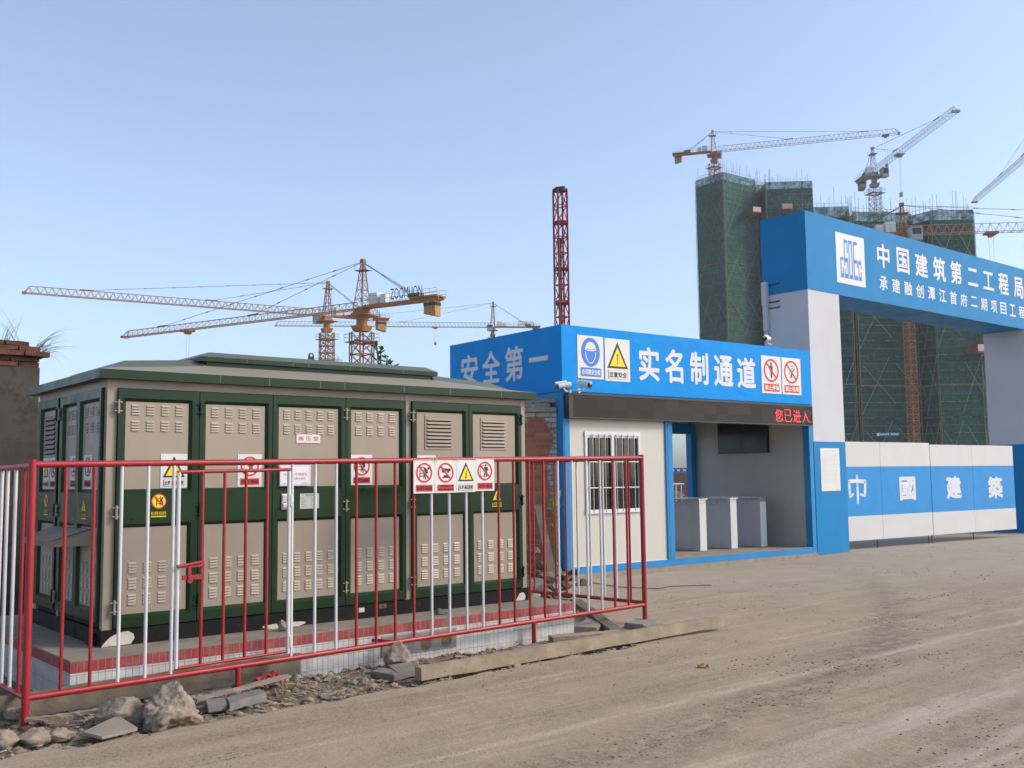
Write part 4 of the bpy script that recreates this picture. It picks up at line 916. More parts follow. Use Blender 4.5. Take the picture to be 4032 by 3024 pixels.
# old perimeter wall beside the gatehouse
mb = MB(); mb.box(-1.75, 0, 0, .24, 0, 2.61, M_BRICK, mp=lambda x, y, z: (x+1.75, y, z)); ow = mb.build('brick_wall', loc=(-1.06, 15.95, 0))
tag(ow, 'old brick wall with flaking grey skim between cabinet and gatehouse', 'wall')
mb = MB(); mb.bbox(0, 1.75, -.04, .26, 2.611, 2.68, M_CONCG, .01); mb.build('coping', ow)
mb = MB()
for r_ in range(2):
    for k in range(6): mb.bbox(.05+k*.27+.1*r_, .30+k*.27+.1*r_, .01, .2, 2.682+r_*.07, 2.748+r_*.07, M_CONCG, .006, .006)
mb.build('loose_bricks', ow)
rnd = random.Random(12); mb = MB()
for k in range(90):
    y = rnd.uniform(12.2, 16.3); x = .045*y-.25+rnd.gauss(0, .22); h = max(0, (y-12)*.14*max(0, 1-abs(x-.35)*1.2)); s = rnd.uniform(.05, .16)
    rock_mesh(mb, (x, y, rnd.uniform(0, h)), s, s*rnd.uniform(.5, 1.2), s*rnd.uniform(.35, .8), rnd.choice([M_STONE, M_SOIL, M_SOIL, M_PAVER, M_BRCAP]), k+100, 2, .4, rnd.uniform(0, 3))
o = mb.build('rubble'); o['kind'] = 'stuff'; tag(o, 'dark heap of rubble at the foot of the old brick wall', 'rubble')
mb = MB(); rnd = random.Random(2)
def leafblade(mb, p, d, L, W, mt):
    p = Vector(p); d = Vector(d).normalized(); s = d.cross(Vector((0, 0, 1))); s = s.normalized() if s.length > .01 else Vector((1, 0, 0)); u = s.cross(d)
    q = [p, p+d*L*.35+s*W*.5+u*L*.04, p+d*L*.75+s*W*.38, p+d*L-u*L*.06, p+d*L*.75-s*W*.38, p+d*L*.35-s*W*.5+u*L*.04]
    mb.face(q, mt)
for a in ((.3, -.3, 1), (.9, -.2, .5), (-.5, -.4, .8)): leafblade(mb, (.0, 0, .85), a, .34, .12, M_LEAFY)
mb.tube((0, 0, 0), (0, 0, .9), .012, M_LEAFY, 6); tag(mb.build('leafy_weed', loc=(.60, 15.3, .25)), 'bright green broad leaved weed by the gatehouse corner column', 'plant')

# shrub peeping over the cabinet roof
sh = thing('shrub', 'dark leafed shrub peeping over the cabinet roof below the cranes', 'shrub', (-1.80, 14.4, 0))
mb = MB(); rnd = random.Random(6); tips = []
mb.tube((0, 0, 0), (0, 0, 1.4), .05, M_BARK, 8, .035)
for k in range(16):
    a = rnd.uniform(0, 6.28); e = Vector((.30*math.cos(a)*rnd.uniform(.2, 1), .30*math.sin(a)*rnd.uniform(.2, 1), rnd.uniform(2.75, 3.5))); b_ = Vector((0, 0, rnd.uniform(.9, 1.5))); mm_ = (b_+e)/2+Vector((rnd.uniform(-.1, .1), rnd.uniform(-.1, .1), 0)); mb.path([b_, mm_, e], .01, M_BARK, 5); tips += [(mm_, e)]
mb.build('trunk', sh)
mb = MB()
for a, b_ in tips:
    for k in range(34):
        p_ = a.lerp(b_, rnd.uniform(.2, 1.02)); leafblade(mb, p_+Vector((rnd.uniform(-.03, .03), rnd.uniform(-.03, .03), 0)), (rnd.uniform(-1, 1), rnd.uniform(-1, 1), rnd.uniform(-.3, 1)), rnd.uniform(.08, .15), rnd.uniform(.04, .06), M_LEAF)
mb.build('crown', sh)

# ------------------------------------------------------------------ gatehouse
GK = .97; GYAW = .9111; GO0 = Vector((.8095, 16.3325, 0)); GO = Vector((GO0.x*GK, GO0.y*GK, 1.6*(1-GK))); GL, GW = 6.54, 3.15
def gpos(s, t, z): return GO+Vector((math.sin(GYAW)*s-math.cos(GYAW)*t, math.cos(GYAW)*s+math.sin(GYAW)*t, z))*GK
gh = thing('gatehouse', 'blue and white container gatehouse with turnstile passage and sign fascia', 'gatehouse', GO, GYAW); gh.scale = (GK,)*3
mb = MB(); mb.box(-.02, GL, -.02, GW, -.1, .04, M_CONC, jit=0); mb.build('foundation', gh)
mb = MB(); mb.box(.0, GL, .0, .14, .041, .150, M_BLUE); mb.box(.0, .14, .14, GW, .041, .150, M_BLUE); mb.box(.14, GL, GW-.14, GW, .041, .150, M_BLUE); mb.build('base_beam', gh)
mb = MB(); mb.box(.14, GL, .14, GW-.14, .05, .152, M_CONC); mb.box(2.52, 6.42, .01, .139, .151, .157, M_CONC); mb.build('floor', gh)
for (s0, s1, t0, t1) in ((0, .14, 0, .22), (2.345, 2.515, 0, .14), (6.42, GL, 0, .155), (6.28, 6.46, GW-.16, GW), (0, .14, GW-.16, GW), (2.345, 2.515, GW-.16, GW)):
    mb = MB(); mb.bbox(s0, s1, t0, t1, .1505, 2.86, M_BLUE, .008)
    if t0 == 0 and s0 < 3: mb.box(s0+.02+(.03 if s0 > 1 else 0), s0+.028+(.03 if s0 > 1 else 0), -.004, .01, .16, 2.5, M_BLUEG)
    mb.build('column', gh)
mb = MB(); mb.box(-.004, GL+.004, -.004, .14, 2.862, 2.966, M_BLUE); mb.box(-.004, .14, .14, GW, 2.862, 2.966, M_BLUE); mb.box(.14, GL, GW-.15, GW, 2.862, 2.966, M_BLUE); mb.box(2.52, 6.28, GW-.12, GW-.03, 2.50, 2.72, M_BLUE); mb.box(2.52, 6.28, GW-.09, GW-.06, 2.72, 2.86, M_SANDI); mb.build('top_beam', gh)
WI = (.487, 1.722, 1.003, 2.316)
mb = MB(); mb.box(.14, WI[0], .03, .09, .152, 2.86, M_SAND); mb.box(WI[1], 2.345, .03, .09, .152, 2.86, M_SAND); mb.box(WI[0], WI[1], .03, .09, .152, WI[2], M_SAND); mb.box(WI[0], WI[1], .03, .09, WI[3], 2.86, M_SAND); mb.box(.14, 2.345, .022, .03, .152, .165, M_LETW); mb.build('front_wall', gh)
mb = MB(); mb.box(.03, .08, .22, GW-.16, .152, 2.86, M_SAND); mb.build('side_wall', gh)
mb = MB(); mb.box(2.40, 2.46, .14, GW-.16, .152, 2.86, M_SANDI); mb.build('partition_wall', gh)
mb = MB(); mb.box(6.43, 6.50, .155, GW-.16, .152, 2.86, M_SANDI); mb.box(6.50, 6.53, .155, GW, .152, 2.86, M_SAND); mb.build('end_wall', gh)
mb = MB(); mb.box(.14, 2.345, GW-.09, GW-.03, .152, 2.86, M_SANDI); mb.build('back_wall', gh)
mb = MB(); mb.box(.0, GL, .14, GW, 2.966, 3.02, M_SANDI); mb.box(.08, 6.43, .14, GW-.15, 2.80, 2.83, M_SANDI); mb.build('roof', gh)
wn = MB(); f0 = .05
wn.box(WI[0]-.02, WI[1]+.02, .005, .05, WI[3]-f0, WI[3]+.012, M_LETW); wn.box(WI[0]-.02, WI[1]+.02, -.005, .05, WI[2]-.012, WI[2]+f0, M_LETW); wn.box(WI[0]-.012, WI[0]+.035, .006, .05, WI[2]+f0, WI[3]-f0, M_LETW); wn.box(WI[1]-.035, WI[1]+.012, .006, .05, WI[2]+f0, WI[3]-f0, M_LETW); wn.box(1.07, 1.12, .01, .05, WI[2]+f0, WI[3]-f0, M_LETW); wn.box(WI[0]+.035, 1.07, .02, .05, WI[3]-f0-.035, WI[3]-f0, M_LETW); wn.box(1.12, WI[1]-.035, .02, .05, WI[3]-f0-.035, WI[3]-f0, M_LETW)
wo = wn.build('window', gh)
mb = MB(); mb.box(WI[0]+.03, WI[1]-.03, .055, .06, WI[2]+.04, WI[3]-.04, M_GLASS); mb.build('glass', wo)
mb = MB(); rnd = random.Random(3)
for k in range(26):
    x = WI[0]+.04+k*.0105; mb.box(x, x+.008, .075+.012*(k % 2), .085+.012*(k % 2), 1.3, WI[3]-.05, M_GREYB)
mb.build('curtain', wo)
for s in (.630, .770, .903, 1.033, 1.159, 1.291, 1.432, 1.573):
    mb = MB(); mb.tube((s, -.004, WI[2]+.01), (s, -.004, WI[3]-.03), .010, M_STEEL, 8); mb.build('grille_bar', wo)
for z in (1.405, 1.828):
    mb = MB(); mb.tube((WI[0]+.02, -.016, z), (WI[1]-.02, -.016, z), .011, M_ALU, 8); mb.build('grille_bar', wo)
# fascia boards
mb = MB(); mb.box(0, 6.52, -.03, .02, 2.967, 4.044, M_BLUEF)
nx_, nz_ = 1, 1
ff = mb.build('front_fascia', gh)
mb = MB(); mb.box(-.03, .0, -.03, GW, 2.967, 4.044, M_BLUEF); fsd = mb.build('side_fascia', gh)
mp = lambda x, z: (x, -.034, z)
for ch, x0, x1, z0, z1 in (('实', 1.699, 2.199, 3.217, 3.806), ('名', 2.336, 2.799, 3.211, 3.812), ('制', 2.976, 3.465, 3.213, 3.802), ('通', 3.615, 4.150, 3.210, 3.785), ('道', 4.259, 4.801, 3.207, 3.788)): mb = MB(); text(mb, mp, ch, x0, x1, z0, z1, M_LETW, .034); mb.build('character', ff)
mp = lambda x, z: (-.034, -x, z)
for ch, x0, x1, z0, z1 in (('安', -2.787, -2.265, 3.235, 3.813), ('全', -2.131, -1.612, 3.245, 3.806), ('第', -1.467, -.960, 3.225, 3.819), ('一', -.807, -.312, 3.500, 3.577)): mb = MB(); text(mb, mp, ch, x0, x1, z0, z1, M_LETW, .03); mb.build('character', fsd)
for x, z, W, H, kind, cap in ((.302, 3.19, .575, .71, 'helmet', '必须戴安全帽'), (.910, 3.175, .574, .717, 'care', '注意安全'), (4.966, 3.137, .592, .722, 'stand', '禁止停留'), (5.586, 3.137, .592, .722, 'smoke', '禁止吸烟')):
    sign_obj('safety_panel', ff, (lambda x, z: lambda a, b_, d: (x+a, -.037-d, z+b_))(x, z), kind, W, H, cap)
# led display
led = thing('led_display', 'long black led text display under the blue fascia', 'led display', gpos(.03, -.12, 2.53), GYAW); led.scale = (GK,)*3
LW, LH = 6.37, .405
mb = MB(); mb.box(0, LW, .02, .11, 0, LH, M_TVF); mb.box(0, .09, 0, .02, 0, LH, M_TVF); mb.box(LW-.03, LW, 0, .02, 0, LH, M_TVF); mb.box(.09, LW-.03, 0, .02, 0, .022, M_TVF); mb.box(.09, LW-.03, 0, .02, LH-.03, LH, M_TVF); mb.build('housing', led)
mb = MB(); mb.box(.0905, LW-.0305, .008, .0195, .0225, LH-.0305, M_LEDF); mb.build('led_panel', led)
mb = MB(); pit = .0150
def led_char(ch, x0, n=16, cut=99):
    vv, ff_ = glyph(ch, 0.0); ax, bx = min(v[0] for v in vv), max(v[0] for v in vv); ay, by = min(v[1] for v in vv), max(v[1] for v in vv)
    bv = BVHTree.FromPolygons([Vector((v[0], v[1], 0)) for v in vv], ff_)
    for i in range(n-1):
        for j in range(n):
            x = ax+(bx-ax)*(i+.5)/(n-1); y = ay+(by-ay)*(j+.5)/n
            if bv.ray_cast(Vector((x, y, 1)), Vector((0, 0, -1)), 2)[0] is None: continue
            px_ = x0+i*pit; pz_ = .068+j*pit
            if px_ > cut: continue
            mb.face([(px_, .006, pz_), (px_+.0105, .006, pz_), (px_+.0105, .006, pz_+.0105), (px_, .006, pz_+.0105)], M_LED)
for k, ch in enumerate('您已进入施'): led_char(ch, 5.215+k*.275, 16, LW-.045)
mb.build('led_text', led)
# television
tv = thing('television', 'black flat television mounted on the passage wall of the gatehouse', 'television', gpos(6.41, 1.64, 2.33), GYAW); tv.scale = (GK,)*3
mb = MB(); mb.bbox(-.05, .015, -.66, .66, -.29, .36, M_TVF, .008); mb.build('bezel', tv)
mb = MB(); mb.box(-.054, -.0505, -.63, .63, -.26, .33, M_SCREEN); mb.build('screen', tv)
# turnstiles
def turnstile(s, t, label):
    lo = gpos(s, t, .158)
    o = thing('turnstile', label, 'turnstile', lo, GYAW, 'turnstiles in the passage'); o.scale = (GK,)*3; return o
t1 = turnstile(4.136, .885, 'turnstile nearest the barred window, with white end face')
mb = MB(); mb.bbox(0, .19, 0, .24, 0, .90, M_GREYL, .006); mb.box(.004, .186, -.003, .002, .004, .895, M_TURNW); mb.build('end_post', t1)
mb = MB(); mb.bbox(.012, .178, .242, 1.25, 0, .84, M_GREYB, .006); mb.box(.008, .012, .25, 1.2, .845, .925, M_GREYL); mb.build('cabinet', t1)
mb = MB(); mb.box(.004, .186, .05, 1.25, .842, .935, M_GREYL); mb.box(.004, .186, .002, .05, .902, .96, M_STEEL); Flat(mb, lambda a, b_, d: (.0035-d, a, b_)).disc(.33, .89, .012, M_DARK, 14); mb.build('reader_head', t1)
mb = MB(); mb.bbox(-.03, .22, -.02, 1.30, .962, .985, M_STEEL, .005); mb.build('lid', t1)
for s, t, lab in ((4.97, .835, 'middle turnstile of the three in the passage'), (5.79, .77, 'turnstile nearest the television wall, half in shade')):
    c = copy_tree(t1); c.location = gpos(s, t, .158); c['label'] = lab
# cameras
def cctv(label, loc, az, tilt):
    o = thing('security_camera', label, 'camera', loc, None, 'security cameras on the gatehouse'); o.rotation_euler = (0, 0, az)
    mb = MB(); mb.tube((0, 0, 0), (0, -.03, 0), .035, M_WHITEP, 12); mb.path([(0, -.02, 0), (0, -.10, .01), (0, -.12, .07)], .014, M_WHITEP, 8); mb.build('bracket', o)
    mb = MB(); d = Vector((0, -1, -tilt)).normalized(); c = Vector((0, -.12, .1)); mb.tube(c-d*.12, c+d*.10, .042, M_WHITEP, 12); mb.tube(c+d*.10, c+d*.125, .043, M_TVF, 12); mb.tube(c-d*.05+Vector((0, 0, .04)), c+d*.14+Vector((0, 0, .04)), .03, M_WHITEP, 4); mb.build('camera_body', o)
    return o
cctv('white bullet camera at the gatehouse corner aimed left at the cabinet', gpos(.09, -.10, 2.95), -1.2, .15)
cctv('white bullet camera at the gatehouse corner aimed along the led display', gpos(.22, -.12, 2.97), .9, .25)
cctv('white camera on the gatehouse roof beside the gate pillar', gpos(5.35, .05, 4.10), -.6, .1)

# ------------------------------------------------------------------ gate arch
AK = 1.03; AYAW = .8733; AO = Vector((5.7491*AK, 19.5201*AK, 1.6*(1-AK))); AD, AW = 1.0457, 1.0735
ar = thing('gate_arch', 'tall blue and white gate portal with lettered beam', 'gate arch', AO, AYAW); ar.scale = (AK,)*3
for s0, zc in ((0, 2.209), (9.42, 2.272)):
    mb = MB(); mb.box(s0, s0+AW, 0, AD, zc, 5.157, M_WALL); p_ = mb.build('pillar', ar)
    mb = MB(); mb.box(s0-.003, s0+AW+.003, -.003, AD+.003, .06, zc, M_BLUEG); mb.box(s0-.02, s0+AW+.02, -.02, AD+.02, -.05, .06, M_CONC, jit=.006); mb.build('pillar_base', p_)
mb = MB(); mb.box(-.004, 10.5, -.004, AD+.004, 5.157, 6.7138, M_BLUEG); bm_ = mb.build('beam', ar)
mp = lambda x, z: (x, -.008, z)
for ch, x0, x1, z0, z1 in (('中', 2.569, 3.063, 5.914, 6.437), ('国', 3.357, 3.874, 5.896, 6.453), ('建', 4.132, 4.674, 5.904, 6.432), ('筑', 4.916, 5.490, 5.908, 6.460), ('第', 5.713, 6.245, 5.924, 6.467), ('二', 6.543, 7.041, 5.977, 6.396), ('工', 7.309, 7.852, 5.968, 6.409), ('程', 8.106, 8.644, 5.931, 6.473), ('局', 8.935, 9.468, 5.934, 6.467)): mb = MB(); text(mb, mp, ch, x0, x1, z0, z1, M_LETW, .028); mb.build('character', bm_)
for k, ch in enumerate('承建融创潭江首府二期项目工程'):
    x0 = 2.620+k*.5015; mb = MB(); text(mb, mp, ch, x0, x0+.32, *((5.479, 5.724) if ch == '二' else (5.432, 5.735)), M_LETW, .024); mb.build('character', bm_)
mb = MB(); mb.box(1.02, 2.072, -.010, -.0045, 5.41, 6.442, M_LETW); F = Flat(mb, lambda a, b_, d: (1.02+a*1.052, -.012-d, 5.41+b_*1.032))
# blocky emblem: five upright strokes with hooked ends
X = [(.14, .245), (.275, .405), (.435, .56), (.595, .74), (.765, .865)]; B0, B1, T0, T1, MZ = .115, .2, .82, .885, .52
F.rect(.275, .405, T0, T1, M_INKB); F.rect(.435, .56, T0, T1, M_INKB); F.rect(.595, .74, T0, T1, M_INKB)
F.rect(.275, .305, .36, T0, M_INKB); F.rect(.375, .405, .62, T0, M_INKB); F.rect(.435, .465, .2, T0, M_INKB); F.rect(.53, .56, .62, T0, M_INKB); F.rect(.595, .625, .2, T0, M_INKB)
F.rect(.14, .245, .46, MZ, M_INKB); F.rect(.275, .405, .44, MZ, M_INKB); F.rect(.595, .74, .45, MZ, M_INKB); F.rect(.765, .865, .45, MZ, M_INKB)
F.rect(.14, .17, .2, .46, M_INKB); F.rect(.215, .245, .2, .32, M_INKB); F.rect(.375, .405, .2, .44, M_INKB); F.rect(.275, .305, .2, .3, M_INKB); F.rect(.53, .56, .2, .62, M_INKB); F.rect(.71, .74, .38, .45, M_INKB); F.rect(.765, .79, .2, .45, M_INKB); F.rect(.84, .865, .2, .3, M_INKB); F.rect(.84, .865, .37, .45, M_INKB)
for a, b_ in X: F.rect(a, b_, B0, B1, M_INKB)
mb.build('emblem', bm_)
mb = MB(); mb.box(-.09, -.005, .90, 1.02, 4.96, 5.43, M_WALL); mb.box(-.075, -.004, .915, 1.01, 4.45, 4.96, M_WALL); mb.tube((-.03, .96, .1), (-.03, .96, 4.45), .025, M_WALL, 8)
for z in (5.37, 5.02, 4.9): mb.path([(-.01, .9, z), (-.02, .75, z-.01), (-.012, .64, z+.005)], .012, M_CABLE, 5)
mb.build('conduit', ar)
mb = MB(); mb.box(.193, .838, -.010, -.0045, 1.258, 2.083, M_WHITEP); F = Flat(mb, lambda a, b_, d: (a, -.0108-d, b_), .001); rnd = random.Random(8)
M_FAINT = pm('faint grey print', (.52, .51, .50), .7)
F.rect(.33, .70, 2.02, 2.033, M_GREYB)
for k in range(24): F.rect(.235, .79-rnd.random()*.25*(k % 3 == 0), 1.96-k*.024, 1.967-k*.024, M_FAINT)
F.rect(.66, .76, 1.29, 1.30, M_GREYB)
nt_ = mb.build('notice_board', loc=AO); nt_.scale = (AK,)*3; nt_.rotation_euler = (0, 0, math.pi/2-AYAW); tag(nt_, 'white printed notice pasted on the blue foot of the gate pillar', 'notice')
# gate leaves
LYAW = .95; LO = Vector((7.557*AK, 21.356*AK, 1.6*(1-AK)))
def leaf(s0, s1, sm_, legs, zt, label, chars):
    o = thing('gate_leaf', label, 'gate', LO+Vector((math.sin(LYAW)*s0, math.cos(LYAW)*s0, 0))*AK, LYAW, 'swing gate leaves under the portal'); o.scale = (AK,)*3
    for a, b_ in ((s0, sm_), (sm_, s1)):
        mb = MB(); a0, b0 = a-s0+.004, b_-s0-.004
        for z0, z1, mt in ((.228, .722, M_LEAFW), (.722, 1.728, M_BLUEL), (1.728, zt, M_LEAFW)): mb.box(a0, b0, -.025, .025, z0, z1, mt)
        mb.build('panel', o)
    mb = MB(); mb.box(0, s1-s0, .026, .07, .25, .30, M_GALV); mb.box(0, s1-s0, .026, .07, zt-.1, zt-.05, M_GALV); mb.build('frame', o)
    for s in legs:
        mb = MB(); mb.tube((s-s0, .03, .0), (s-s0, .03, .5), .012, M_CABLE, 8); mb.build('drop_bolt', o)
    for ch, x0, x1, z0, z1 in chars:
        mb = MB()
        if ch != '中': text(mb, lambda x, z: (x, -.029, z), ch, x0-s0, x1-s0, z0, z1, M_LETW, .045)
        else:
            F = Flat(mb, lambda a, b_, d: (a-s0, -.028-d, b_), 0.0005); c = (x0+x1)/2
            F.stroke([(x0+.035, 1.13), (x0+.02, 1.25), (x0+.02, 1.42)], .075, M_LETW); F.stroke([(x0+.02, 1.43), (c, 1.435), (x1-.02, 1.42), (x1-.05, 1.14)], .078, M_LETW); F.L = 1; F.stroke([(c-.01, 1.53), (c, 1.35), (c-.005, 1.0)], .07, M_LETW); F.stroke([(x0+.05, 1.12), (x0+.13, 1.17)], .05, M_LETW); F.stroke([(x1-.06, 1.13), (c+.08, 1.16)], .05, M_LETW)
        mb.build('character', o)
    return o
leaf(-1.33, 1.94, .14, (.0, 1.84), 2.235, 'left swing leaf of the white gate with blue band, nearest the notice', [('中', -.955, -.385, .972, 1.547), ('國', .77, 1.352, 1.0, 1.506)])
leaf(1.955, 5.39, 3.615, (1.97, 3.60), 2.20, 'right swing leaf of the white gate with blue band, overlapping the far pillar', [('建', 2.515, 3.114, .996, 1.506), ('築', 4.23, 4.849, .966, 1.477)])

# ------------------------------------------------------------------ towers under green netting
def tower(name, label, walls, tops, storey, plats, loc):
    o = thing(name, label, 'tower block', loc)
    L_ = Vector(loc)
    poly = [Vector((*w_[0], 0))-L_ for w_ in walls]
    for i, (p, q, h, mt) in enumerate(walls):
        p = Vector((*p, 0))-L_; q = Vector((*q, 0))-L_; d = (q-p); L = d.length; d.normalize(); n = Vector((d.y, -d.x, 0))
        if n.dot(Vector((0, -1, 0))+Vector((-L_.x, -L_.y, 0)).normalized()*.6) < 0: n = -n
        mb = MB(); nu = max(2, int(L/2)); nv = int(h/storey)*2; grid = []
        for j in range(nv+1):
            for k in range(nu+1):
                off = .22*noise.noise(Vector((k*.8+i*9, j*.55, 1)))+(.12 if j % 2 else 0); edge = k in (0, nu); pt = p+d*(L*k/nu)+n*(0 if edge else off); pt.z = h*j/nv
                grid.append(pt)
        mb.mesh(grid, [(j*(nu+1)+k, j*(nu+1)+k+1, (j+1)*(nu+1)+k+1, (j+1)*(nu+1)+k) for j in range(nv) for k in range(nu)], mt, True)
        mb.build('safety_net', o)
        mb = MB(); rnd = random.Random(i+3)
        for k, e in enumerate((p, q)): mb.tube(e+n*.25, e+n*.25+Vector((0, 0, h+1.5)), .075, M_BAMB, 4)
        nf = int(h/storey)
        for f in range(1, nf+1):
            z = f*storey
            x = 0
            while x < L-.1:
                xe = min(L, x+rnd.uniform(.7, 2.2))
                if rnd.random() < .8: mb.tube(p+d*x+n*.3+Vector((0, 0, z)), p+d*(xe-.3)+n*.3+Vector((0, 0, z)), .055, M_BAMB if rnd.random() < .7 else M_BRACE, 4)
                x = xe
            mb.tube(p+n*.28+Vector((0, 0, z+storey*.5)), q+n*.28+Vector((0, 0, z+storey*.5)), .022, M_BRACE, 4)
        hh = storey*4.2
        zb = -hh
        while zb < h:
            for a, b_ in (((0, zb), (L*.5, zb+hh*.9)), ((L*.5, zb), (L, zb+hh*.9)), ((L*.55, zb+hh*.2), (L*.05, zb+hh*.75)), ((L, zb+hh*.3), (L*.6, zb+hh*.8))):
                if rnd.random() < .25: continue
                a = list(a); b_ = list(b_)
                if b_[1] < 2 or a[1] > h-1: continue
                if a[1] < 0: k = -a[1]/(b_[1]-a[1]); a = [a[0]+(b_[0]-a[0])*k, 0]
                if b_[1] > h: k = (h-a[1])/(b_[1]-a[1]); b_ = [a[0]+(b_[0]-a[0])*k, h]
                mb.tube(p+d*a[0]+n*.34+Vector((0, 0, a[1])), p+d*b_[0]+n*.34+Vector((0, 0, b_[1])), .05, M_BRACE, 4)
            zb += hh
        for z in [h*.36, h*.72]:
            mb.tube(p+n*.2+Vector((0, 0, z)), q+n*.2+Vector((0, 0, z)), .17, M_TIMD, 4)
        sp_ = mb.build('scaffold_poles', o); sp_['kind'] = 'stuff'
        tp = tops[i]
        mb = MB(); mb.face([p+Vector((0, 0, h)), q+Vector((0, 0, h)), q+Vector((0, 0, h+tp)), p+Vector((0, 0, h+tp))], M_NETT); mb.build('sheer_net', o)
        mb = MB(); k = 0; rnd = random.Random(i+77)
        while k < L:
            rl = tp+rnd.uniform(.5, 4.2); b0 = p+d*k+n*rnd.uniform(-1.5, .1)+Vector((0, 0, h)); mb.tube(b0, b0+Vector((rnd.uniform(-.05, .05), 0, rl)), .036, M_REB, 4); k += rnd.uniform(.3, 1.0)
        for z in (.6, tp, tp+.7): mb.tube(p+Vector((0, 0, h+z)), q+Vector((0, 0, h+z)), .03, M_REB, 4)
        r_ = mb.build('rebar', o); r_['kind'] = 'stuff'
    # the concrete behind, only just lower than the net
    for (x0, x1, y0, y1, h) in plats['core']:
        mb = MB(); mb.box(x0-L_.x, x1-L_.x, y0-L_.y, y1-L_.y, 0, h, M_CONCG); mb.build('concrete_core', o)
    for (x, y, z, dx, dy, ln, wd) in plats['plat']:
        mb = MB(); d = Vector((dx, dy, 0)).normalized(); s = Vector((-d.y, d.x, 0)); c = Vector((x, y, z))-L_
        P = lambda a, b_, z_: c+d*a+s*b_+Vector((0, 0, z_))
        mb.mesh([P(a, b_, z_) for a in (0, ln) for b_ in (-wd/2, wd/2) for z_ in (0, .25)], [(0, 1, 3, 2), (4, 6, 7, 5), (0, 4, 5, 1), (2, 3, 7, 6), (0, 2, 6, 4), (1, 5, 7, 3)], M_PLAT)
        for b_ in (-wd/2, wd/2): mb.mesh([P(0, b_, .25), P(ln, b_, .25), P(ln, b_, 1.5), P(0, b_, 1.5)], [(0, 1, 2, 3)], M_PLAT)
        mb.mesh([P(ln, -wd/2, .25), P(ln, wd/2, .25), P(ln, wd/2, 1.5), P(ln, -wd/2, 1.5)], [(0, 1, 2, 3)], M_ROSEW)
        for b_ in (-wd/2, wd/2): mb.tube(P(ln*.9, b_, 1.5), P(0, b_, 4.5), .04, M_CABLE, 4); mb.tube(P(ln*.8, b_, 0), P(0, b_, -2.2), .09, M_TIMD, 4)
        mb.build('loading_platform', o)
    return o
ta = tower('tower_block', 'taller netted tower under construction left of the gate portal', [
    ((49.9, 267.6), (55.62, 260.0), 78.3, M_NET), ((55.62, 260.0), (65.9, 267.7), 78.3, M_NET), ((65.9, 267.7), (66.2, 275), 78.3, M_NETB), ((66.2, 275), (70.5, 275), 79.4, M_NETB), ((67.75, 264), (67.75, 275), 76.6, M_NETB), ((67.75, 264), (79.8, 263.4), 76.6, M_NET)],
    [1.9, 1.9, 1.5, 1.5, 1.8, 1.9], 3.0, {'core': [(55.0, 62.5, 268, 285, 77), (68.5, 79.3, 266.5, 285, 75.5)], 'plat': [(63.0, 265.5, 69.6, .35, -1, 4.6, 2.4), (72.2, 263.6, 69.9, -.05, -1, 4.2, 2.6)]}, (60, 268, 0))
tb = tower('tower_block', 'broader netted tower under construction seen through the gate portal', [
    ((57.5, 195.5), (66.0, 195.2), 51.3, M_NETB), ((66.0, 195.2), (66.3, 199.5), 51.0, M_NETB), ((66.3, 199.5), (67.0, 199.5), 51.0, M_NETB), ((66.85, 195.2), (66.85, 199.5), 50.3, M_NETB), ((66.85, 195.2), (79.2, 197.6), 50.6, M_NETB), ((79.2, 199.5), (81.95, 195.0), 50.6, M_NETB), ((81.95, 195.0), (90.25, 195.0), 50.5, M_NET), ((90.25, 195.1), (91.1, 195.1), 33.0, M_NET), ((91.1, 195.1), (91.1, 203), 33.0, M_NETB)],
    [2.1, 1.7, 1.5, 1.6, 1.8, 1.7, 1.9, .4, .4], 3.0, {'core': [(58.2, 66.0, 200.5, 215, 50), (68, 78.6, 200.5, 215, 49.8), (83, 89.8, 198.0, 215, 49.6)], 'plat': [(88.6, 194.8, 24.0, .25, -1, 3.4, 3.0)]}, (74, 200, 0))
mb = MB(); mb.box(0, 4.25, -.04, 0, 0, .62, M_HAZB); F = Flat(mb, lambda a, b_, d: (a, -.06-d, b_), .02); F.rect(.05, .5, .03, .59, M_CABX)
for k in range(12):
    if k != 6: F.rect(.65+k*.29, .86+k*.29, .18, .46, M_CABX)
bn = mb.build('site_banner', loc=(68.98, 193.5, 8.5)); tag(bn, 'small dark blue banner strung low across the netted tower', 'banner')

